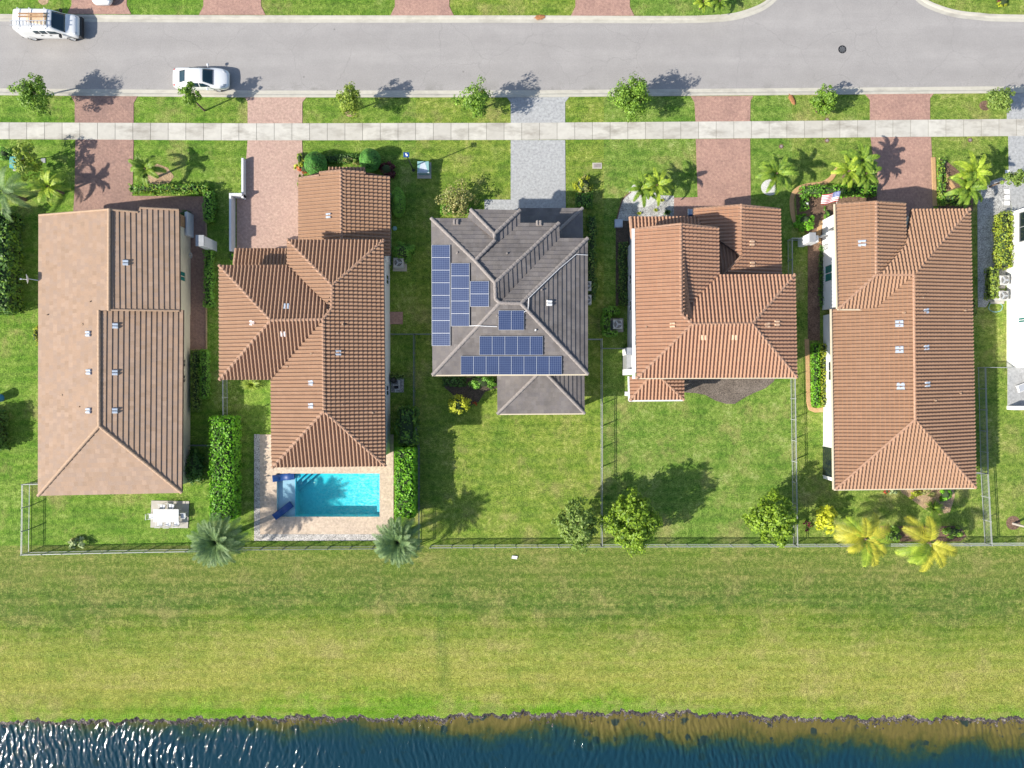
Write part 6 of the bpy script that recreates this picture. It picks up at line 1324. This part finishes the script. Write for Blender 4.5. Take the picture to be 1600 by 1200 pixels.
# ================================================================ SMALL THINGS
def ac(px, py, label, rz=0, pad=True, hh=.85, s=.42, group='air conditioning units'):
    t = empty('air_conditioner', G(px, py), label, 'air conditioner', group, rz)
    if pad: m_ = MB(); m_.cbox(-s-.2,-s-.2,0,s+.2,s+.2,.08,.01); m_.build('concrete_pad', M['slab'], t)
    m_ = MB(); m_.cbox(-s,-s,.08,s,s,.08+hh,.05)
    for k in range(7):
        z = .18+k*.1
        for a in ((-s-.006,-s+.06,-s,s-.06),(s,-s+.06,s+.006,s-.06)): m_.box(a[0],a[1],z,a[2],a[3],z+.04)
    m_.build('housing', M['ac'], t)
    f = MB(); f.cyl((0,0,.08+hh+.003), s*.8, .02, 24); fan = f.build('fan_opening', M['dark'], t)
    g_ = MB()
    for r_ in (s*.8, s*.55, s*.3):
        pts = [(r_*math.cos(2*math.pi*k/20), r_*math.sin(2*math.pi*k/20), .08+hh+.05) for k in range(21)]; g_.tube(pts, .012, 5, cap=False)
    for k in range(6): a = math.pi*k/6; g_.tube([(-s*.8*math.cos(a),-s*.8*math.sin(a),.08+hh+.05),(s*.8*math.cos(a),s*.8*math.sin(a),.08+hh+.05)], .008, 5)
    g_.build('grille', M['ac'], t)
    b_ = MB()
    for k in range(3):
        a = 2*math.pi*k/3; u = Vector((math.cos(a), math.sin(a), 0)); b_.obox(u*s*.4 + Vector((0,0,.08+hh+.024)), u, s*.65, s*.28, .01)
    b_.cyl((0,0,.08+hh+.024), s*.16, .02, 12); b_.build('fan_blades', M['vent_blue'], t); return t
ac(625,413,'air conditioner by the right wall of the pool house, below a round shrub'); ac(963,508,'air conditioner inside the C-shaped hedge'); ac(1559,440,'upper of the two air conditioners by the far right wall'); ac(1557.5,464,'lower of the two air conditioners by the far right wall')
ac(915,449,'upper air conditioner peeking out from the right eave of the solar house', pad=False); ac(915,470,'lower air conditioner peeking out from the right eave of the solar house', pad=False)
def box_thing(name, px, py, sx, sy, h, parts, label, cat, group=None, rz=0):
    t = empty(name, G(px, py), label, cat, group, rz)
    for pn, mat, b in parts: m_ = MB(); m_.cbox(*b); m_.build(pn, M[mat], t)
    return t
M['green_metal'] = plain('green_grey_metal', (0.2,0.38,0.38), 0.5, 0, .05); M['teal_box'] = plain('teal_plastic', (0.08,0.32,0.36), 0.5, 0, .05); M['blue_plastic'] = plain('blue_plastic', (0.04,0.2,0.5), .4, 0, .08); M['lounge_blue'] = plain('lounger_blue', (0.012,0.06,0.22), .45, 0, .08)
tb = empty('transformer_box', G(663,266), 'pale green-blue utility transformer on a concrete pad in the front lawn', 'utility box')
m_ = MB(); m_.cbox(-.62,-.75,0,.62,.68,.1,.02); m_.build('concrete_pad', M['slab'], tb)
m_ = MB(); m_.add([(-.5,-.45,.1),(.5,-.45,.1),(.5,.5,.1),(-.5,.5,.1),(-.5,-.45,.8),(.5,-.45,.8),(.5,.5,.95),(-.5,.5,.95)], [(0,3,2,1),(4,5,6,7),(0,1,5,4),(1,2,6,5),(2,3,7,6),(3,0,4,7)]); m_.build('cabinet', M['green_metal'], tb)
m_ = MB(); m_.add([(-.4,-.38,.815),(.4,-.38,.815),(.18,.4,.94),(-.18,.4,.94)], [(0,1,2,3)]); m_.add([(-.54,-.49,.78),(.54,-.49,.78),(.54,-.43,.83),(-.54,-.43,.83)], [(0,1,2,3)]); m_.build('lid_panel', M['vent_blue'], tb)
box_thing('utility_box', 29, 257, 0, 0, 0, [('concrete_pad','slab',(-.45,-.6,0,.45,.6,.08,.01)),('cabinet','teal_box',(-.32,-.5,.08,.32,.5,.75,.05))], 'small blue-green utility box under the yellow-green tree', 'utility box')
box_thing('utility_box', 68, 251, 0,0,0, [('lid','grey',(-.2,-.2,0,.2,.2,.06,.01))], 'little grey ground box in the shaded lawn at top left', 'utility box')
box_thing('meter_lid', 933, 259, 0,0,0, [('frame','slab',(-.42,-.26,0,.42,.26,.04,.01)),('cover','slate_cap',(-.33,-.17,.02,.33,.17,.05,.01))], 'rectangular pale-framed ground lid in the lawn right of the grey driveway', 'ground lid')
LG = 'small round ground lids in the verge'
for x, y, l in ((1220.5,229,'brown ground lid left in the lawn below the sidewalk'),(1292,219.5,'small dark ground lid touching the sidewalk, below the mulch ring tree'),(1515.5,219,'small dark lid at the sidewalk edge near the right border'),(1292,187.5,'small dark lid on the verge above the sidewalk')):
    t = empty('round_utility_plate', G(x, y), l, 'ground lid', LG); m_ = MB(); m_.cyl((0,0,0), .2, .04, 14); m_.build('frame', M['mulch'], t); m_ = MB(); m_.cyl((0,0,.041), .12, .01, 12); m_.build('cover', M['slate_cap'], t)
mh = empty('manhole_cover', G(1316,77.2), 'dark round manhole cover in the road', 'manhole cover')
m_ = MB(); m_.cyl((0,0,.004), .36, .012, 28); m_.build('ring', M['dark'], mh)
m_ = MB()
for i in range(-3, 4):
    for j in range(-3, 4):
        if i*i+j*j < 10: m_.box(i*.085-.02, j*.085-.02, .017, i*.085+.02, j*.085+.02, .026)
m_.build('tread', M['grey'], mh)
# street light / sign pole
lp = empty('street_lamp', G(646,266), 'slim dark pole with a blue panel head beside the transformer box', 'lamp post')
m_ = MB(); m_.tube([(0,0,0),(0,0,4.2)], [.06,.045], 8); m_.build('pole', M['dark'], lp); m_ = MB(); m_.cyl((0,0,0), .14, .06, 12); m_.build('base', M['dark'], lp)
m_ = MB(); m_.cbox(-.24,-.2,4.22,.24,.2,4.28,.01); m_.build('panel_head', M['lounge_blue'], lp); m_ = MB(); m_.add([(-.1,.12,4.285),(-.02,.12,4.285),(.12,-.02,4.285),(.12,-.12,4.285),(0,-.12,4.285),(-.06,0,4.285)], [(0,5,4,3,2,1)]); m_.build('lens', M['white'], lp)
# pool loungers (moulded, in the shallow ledge)
def lounger(px, py, rz, label, wet=False):
    t = empty('pool_lounger', G(px, py) + Vector((0,0,-.26)), label, 'pool lounger', 'blue moulded pool loungers', R(rz))
    prof = [(-.92,.62),(-.75,.6),(-.45,.34),(-.15,.22),(.2,.3),(.45,.36),(.7,.26),(.9,.24)]; V = []
    for x, z in prof:
        for y, dz_ in ((-.3,.0),(-.26,.05),(0,.03),(.26,.05),(.3,.0)): V.append((x,y,z+dz_))
    n = 5; F = [(i*n+k,(i+1)*n+k,(i+1)*n+k+1,i*n+k+1) for i in range(len(prof)-1) for k in range(n-1)]
    b = len(V); V += [(x,y,z-.1) for x,z in prof for y in (-.3,.3)]; F += [(b+2*i,b+2*i+1,b+2*i+3,b+2*i+2) for i in range(len(prof)-1)]
    F += [(i*n, b+2*i, b+2*i+2, (i+1)*n) for i in range(len(prof)-1)] + [(i*n+4, (i+1)*n+4, b+2*i+3, b+2*i+1) for i in range(len(prof)-1)]
    from_np('shell', V, F, M['lounge_blue'], t, smooth=True)
    m_ = MB(); m_.box(-.6,-.26,0,-.45,.26,.3); m_.box(.55,-.26,0,.7,.26,.25); m_.build('foot', M['lounge_blue'], t); return t
lounger(444,745.5,6,'blue pool lounger lying along the top edge of the tanning ledge'); lounger(443,797.3,38,'blue pool lounger lying askew at the lower corner of the tanning ledge')
# patio set
sl = sheet('patio_slab', [[(237,782),(296,783),(294,825),(235.5,824)]], .06, M['slab'])
pt = empty('patio_table', G(266,803.2) + Vector((0,0,.06)), 'large white rectangular patio table on the pale slab behind the tan house', 'table')
m_ = MB(); m_.cbox(-1.12,-.56,.7,1.12,.56,.74,.012); m_.build('tabletop', M['white'], pt); m_ = MB(); m_.cyl((0,0,.741), .035, .006, 12); m_.build('umbrella_hole', M['grey'], pt)
for x in (-1,1):
    for y in (-.46,.46): m_ = MB(); m_.tube([(x,y,0),(x,y,.7)], .03, 8); m_.build('leg', M['white'], pt)
def pchair(px, py, rz, label):
    t = empty('patio_chair', G(px, py) + Vector((0,0,.06)), label, 'chair', 'white metal patio chairs', R(rz))
    m_ = MB(); m_.cbox(-.23,-.23,.41,.23,.23,.44,.01); m_.build('seat', M['alu'], t)
    b_ = MB(); b_.tube([(-.24,-.24,.42),(-.25,-.3,.88),(.25,-.3,.88),(.24,-.24,.42)], .02, 6)
    for k in range(5): x = -.16+.08*k; b_.tube([(x,-.25,.44),(x,-.295,.87)], .008, 5)
    b_.build('backrest', M['white'], t)
    for x in (-.24,.24):
        a_ = MB(); a_.tube([(x,-.27,.64),(x,.2,.64),(x,.22,.42)], .018, 6); a_.build('armrest', M['white'], t)
        for y in (-.22,.22): l_ = MB(); l_.tube([(x*.95,y,0),(x*.9,y,.42)], .016, 6); l_.build('leg', M['white'], t)
pchair(258,791,180,'patio chair on the upper side of the table, left one'); pchair(272,790,172,'patio chair on the upper side of the table, right one')
pchair(254,816,0,'patio chair on the lower side of the table, left one'); pchair(267,816.5,0,'patio chair on the lower side of the table, middle one'); pchair(280,815.5,8,'patio chair on the lower side of the table, right one')
pchair(241,805,-90,'patio chair at the left end of the table'); pchair(290,804,96,'patio chair at the right end of the table')
# pool equipment
sheet('equipment_gravel', [[(611,590),(631,590),(631,613),(611,613)]], .03, M['gravel'])
pe = empty('pool_equipment', G(617,600), 'pool pump, filter and white pipes on pale gravel beside the pool house', 'pool pump')
m_ = MB(); m_.lathe((-.05,.35,0), [(.26,0),(.28,.1),(.28,.6),(.2,.8),(.06,.88),(0.001,.9)], 14); m_.build('filter_tank', M['dark'], pe, smooth=True)
m_ = MB(); m_.tube([(.0,-.25,.25),(.45,-.25,.25)], .14, 10); m_.build('pump', M['dark'], pe)
m_ = MB(); m_.tube([(.3,.35,.5),(.45,.35,.5),(.45,-.5,.5),(.1,-.5,.5)], .035, 6); m_.tube([(-.1,-.1,.45),(.35,-.1,.45)], .035, 6); m_.tube([(.1,-.5,.5),(.1,-.7,.3),(.4,-.7,.3)], .03, 6); m_.build('pipes', M['white'], pe)
box_thing('step_pad', 619,497,0,0,0,[('slab','pink_paver',(-.6,-.55,0,.6,.55,.12,.02))], 'reddish paver pad at the side door of the pool house', 'paved step')
t = empty('ground_cover_dome', G(617,357), 'round grey-green cover in the shade right of the garage wing', 'ground lid'); m_ = MB(); m_.lathe((0,0,0), [(.2,0),(.2,.1),(.12,.16),(.001,.17)], 14); m_.build('dome', M['green_metal'], t)
# blue items at the left edge
t = empty('blue_drum', G(6,449), 'blue and white round drum in the hedge at the left edge', 'drum'); m_ = MB(); m_.lathe((0,0,0), [(.5,0),(.55,.3),(.55,1.1),(.48,1.15),(.001,1.15)], 20); m_.build('barrel', M['lounge_blue'], t); m_ = MB(); m_.lathe((0,0,1.16), [(.36,0),(.36,.03),(.22,.03),(.22,0)], 16); m_.build('rim', M['vent_blue'], t)
t = empty('blue_bin', G(1,622), 'blue plastic bin cut by the left edge', 'bin'); m_ = MB(); m_.lathe((0,0,0), [(.34,0),(.42,.9),(.44,.95),(.3,1.02),(.001,1.05)], 16); m_.build('tub', M['blue_plastic'], t)
# satellite dish
dsh = empty('satellite_dish', P(60,439,3.0), 'pale satellite dish on a mast at the left roof edge of the tan house', 'satellite dish')
m_ = MB(); ax = Vector((-.75,-.1,.5)).normalized(); s1 = ax.cross(Vector((0,0,1))).normalized(); s2 = s1.cross(ax); V = [tuple(Vector((-.45,.1,.55)))]; cc = Vector((-.45,.1,.55)); nseg = 18
m_.v = [tuple(cc)]; 
for r_, dd in ((.2,.03),(.4,.12)):
    for k in range(nseg): a = 2*math.pi*k/nseg; m_.v.append(tuple(cc + (s1*math.cos(a)+s2*math.sin(a))*r_ + ax*dd))
m_.f = [(0,1+k,1+(k+1)%nseg) for k in range(nseg)] + [(1+k,1+nseg+k,1+nseg+(k+1)%nseg,1+(k+1)%nseg) for k in range(nseg)]; m_.mi = [0]*len(m_.f); dd_ = m_.build('dish', M['white'], dsh, smooth=True); sm = dd_.modifiers.new('solid','SOLIDIFY'); sm.thickness = .02
m_ = MB(); m_.tube([(.3,0,.0),(-.1,.05,.2),tuple(cc)], .03, 6); m_.build('mast', M['white'], dsh)
m_ = MB(); e_ = cc + ax*.55; m_.tube([tuple(cc - s2*.35 + ax*.1), tuple(e_)], .018, 6); m_.build('arm', M['white'], dsh); m_ = MB(); m_.tube([tuple(e_ - ax*.06), tuple(e_ + ax*.08)], .06, 8); m_.build('receiver', M['white'], dsh)
# flag with stars and stripes on a wall pole
fl = empty('flag', P(1305,319,2.6), 'stars and stripes flag on a pole at the front corner of the long house', 'flag')
a0 = P(1305,330,2.4) - fl.location; a1 = P(1299,304,2.9) - fl.location
m_ = MB(); m_.tube([(0.15,-.3,-.2),(.05,1.0,.55)], .02, 6); m_.build('pole', M['white'], fl)
def flagmat():
    m, nt, N, Lk, b = newmat('flag_cloth'); uv = N.new('ShaderNodeUVMap'); sp = N.new('ShaderNodeSeparateXYZ'); Lk.new(uv.outputs[0], sp.inputs[0]); u, v = sp.outputs[0], sp.outputs[1]
    st = math_(nt, 'GREATER_THAN', math_(nt, 'FRACT', math_(nt, 'MULTIPLY', v, 6.5)), .5)
    c = mix(nt, st, (.55,.04,.05), (.75,.75,.75))
    can = math_(nt, 'MULTIPLY', math_(nt, 'LESS_THAN', u, .4), math_(nt, 'GREATER_THAN', v, .46))
    fu = math_(nt, 'SUBTRACT', math_(nt, 'FRACT', math_(nt, 'MULTIPLY', u, 15)), .5); fv = math_(nt, 'SUBTRACT', math_(nt, 'FRACT', math_(nt, 'MULTIPLY', v, 9.3)), .5)
    d = math_(nt, 'SQRT', math_(nt, 'ADD', math_(nt, 'MULTIPLY', fu, fu), math_(nt, 'MULTIPLY', fv, fv)))
    cc_ = mix(nt, math_(nt, 'LESS_THAN', d, .26), (.03,.06,.25), (.7,.7,.7))
    Lk.new(mix(nt, can, c, cc_), b.inputs['Base Color']); b.inputs['Roughness'].default_value = .8; return m
V = []; nu, nv = 14, 8; UV = []
for i in range(nu+1):
    for j in range(nv+1):
        u, v = i/nu, j/nv; x = .12 - 1.45*u; y = .15 + .75*v - .25*u; z = .3 + .45*v*(1-.2*u) - .1*u + .07*math.sin(u*9+v*2); V.append((x, y + .05*math.sin(u*7), z)); UV.append((u, v))
F = [(i*(nv+1)+j, (i+1)*(nv+1)+j, (i+1)*(nv+1)+j+1, i*(nv+1)+j+1) for i in range(nu) for j in range(nv)]
fo = from_np('cloth', V, F, flagmat(), fl, smooth=True); uvl = fo.data.uv_layers.new(name='UVMap')
for p_ in fo.data.polygons:
    for li in p_.loop_indices: uvl.data[li].uv = UV[fo.data.loops[li].vertex_index]
fo.modifiers.new('solid','SOLIDIFY').thickness = .008
# hoses, fallen fronds, litter
def hose(px, py, r, label, z=.03, n=3, grp='coiled garden hoses'):
    m_ = MB(); pts = [((r+.03*math.sin(k*1.7))*math.cos(2*math.pi*k/22), (r*.7+.02*math.cos(k))*math.sin(2*math.pi*k/22), z+.012*k/22) for k in range(22*n)]
    m_.tube(pts, .025, 6); tag(m_.build('garden_hose', M['green_metal'], None, G(px, py)), label, 'hose', grp)
hose(1555,480,.62,'coiled hose on the grass below the far right air conditioners')
for px, py, z, par, l in ((298,399,1.2,0,'coiled hose hanging on the cream wall'),(1289.5,386,1.1,0,'coiled hose hanging on the white wall of the long house')):
    t = empty('hose_reel', P(px, py, z), l, 'hose', 'coiled garden hoses'); m_ = MB(); m_.tube([(.0, .22*math.cos(2*math.pi*k/16), .22*math.sin(2*math.pi*k/16)) for k in range(17)], .05, 6); m_.build('coil', M['grey'], t)
def fallen(px, py, az, L, label):
    v, f = frond_geo(L, az, .12, .25, .3, 14, .06, .1); o = from_np('fallen_frond', v, f, M['dry'], None, G(px, py) + Vector((0,0,.09))); tag(o, label, 'fallen palm frond', 'brown fallen palm fronds')
fallen(834,29,R(8),1.0,'brown fallen frond lying on the north kerb'); fallen(1232,147,R(-62),1.1,'brown fallen frond on the verge left of the mulch ring tree')
o_ = MB(); o_.add([(-.28,-.1,.1),(.2,-.16,.12),(.28,.1,.08),(-.2,.16,.13),(-.28,-.1,.06),(.2,-.16,.06),(.28,.1,.05),(-.2,.16,.06)], [(0,1,2,3),(4,7,6,5),(0,4,5,1),(1,5,6,2),(2,6,7,3),(3,7,4,0)])
tag(o_.build('paper_scrap', M['white'], None, P(804,870.5,0)), 'white scrap lying on the bank grass below the rear fence', 'paper')
box_thing('garden_light', 1257,321,0,0,0,[('post','dark',(-.03,-.03,0,.03,.03,.5,.01)),('globe','white',(-.1,-.1,.5,.1,.1,.66,.04))], 'small white garden light in the front bed of the long house', 'garden light')
box_thing('porch_chair', 1079,333,0,0,0,[('seat','vent_blue',(-.3,-.3,.35,.3,.25,.45,.02)),('backrest','lounge_blue',(-.3,-.38,.35,.3,-.3,.9,.02)),('armrest','vent_blue',(-.36,-.3,.35,-.3,.25,.62,.02)),('armrest','vent_blue',(.3,-.3,.35,.36,.25,.62,.02))], 'blue porch chair at the edge of the front porch roof', 'chair')
t = empty('patio_lounge_chair', G(1600,603) + Vector((0,0,.08)), 'white-framed lounge chair on the grey patio at the right edge', 'lounge chair', rz=R(20))
for nm, m__, b in (('frame','white',(-.9,-.33,.25,.9,.33,.3,.01)),('cushion','alu',(-.85,-.28,.3,.85,.28,.36,.02))): m_ = MB(); m_.cbox(*b); m_.build(nm, M[m__], t)
for x in (-.8,.8):
    for y in (-.28,.28): m_ = MB(); m_.tube([(x,y,0),(x,y,.25)], .025, 6); m_.build('leg', M['white'], t)
t = empty('basin_box', G(966,350), 'pale blue-grey low box beside the front porch roof of the rose-roofed house', 'planter')
m_ = MB(); m_.cbox(-.35,-.35,0,.35,.35,.4,.03); m_.build('planter', M['vent_blue'], t)
# depth marker stakes in the lake
for x, l in ((924,'thin yellow stake standing in the shallows, left one'),(1493,'thin yellow stake standing in the shallows, right one')):
    t = empty('marker_stake', P(x,1128,-1.2), l, 'stake', 'yellow stakes in the lake'); m_ = MB(); m_.tube([(0,0,-.6),(0,0,.35)], .03, 6); m_.build('rod', M['edging'], t)
# rubble and weed along the waterline
parts = []
xs = rng.uniform(-50, 50, 13000)
V = []; F = []
for x in xs:
    wd = .16+.16*(.5+.5*math.sin(x*.6))+.14*max(0, math.sin(x*1.9+1))*max(0, math.sin(x*.23)); dens = .6+.4*math.sin(x*.6)+.3*math.sin(x*1.9+1)
    if rng.random() > .45+.5*dens: continue
    y = SH(x) + .03 - abs(rng.normal(0, wd)); r_ = rng.uniform(.03, .13); z = max(-1.04 - max(0, SH(x)-y)*.6, -1.22); b = len(V)
    a = rng.uniform(0, 6.28); ring = [(x+r_*math.cos(a+k*1.257)*rng.uniform(.6,1.5), y+r_*math.sin(a+k*1.257)*rng.uniform(.6,1.5), z) for k in range(5)]
    V += ring + [(x+rng.normal()*.01, y, z+r_*rng.uniform(.4,1.0))]; F += [(b+k, b+(k+1)%5, b+5) for k in range(5)]
M['rubble'] = mottled('waterline_rubble', [(0.38, (0.02,0.019,0.02)), (0.52, (0.06,0.05,0.05)), (0.66, (0.3,0.26,0.23))], 1.5, 9, .9, 12, .9)
tag(from_np('waterline_rubble', V, np.array(F), M['rubble']), 'dark stones and dead weed strewn along the waterline', 'rubble', None, 'stuff')
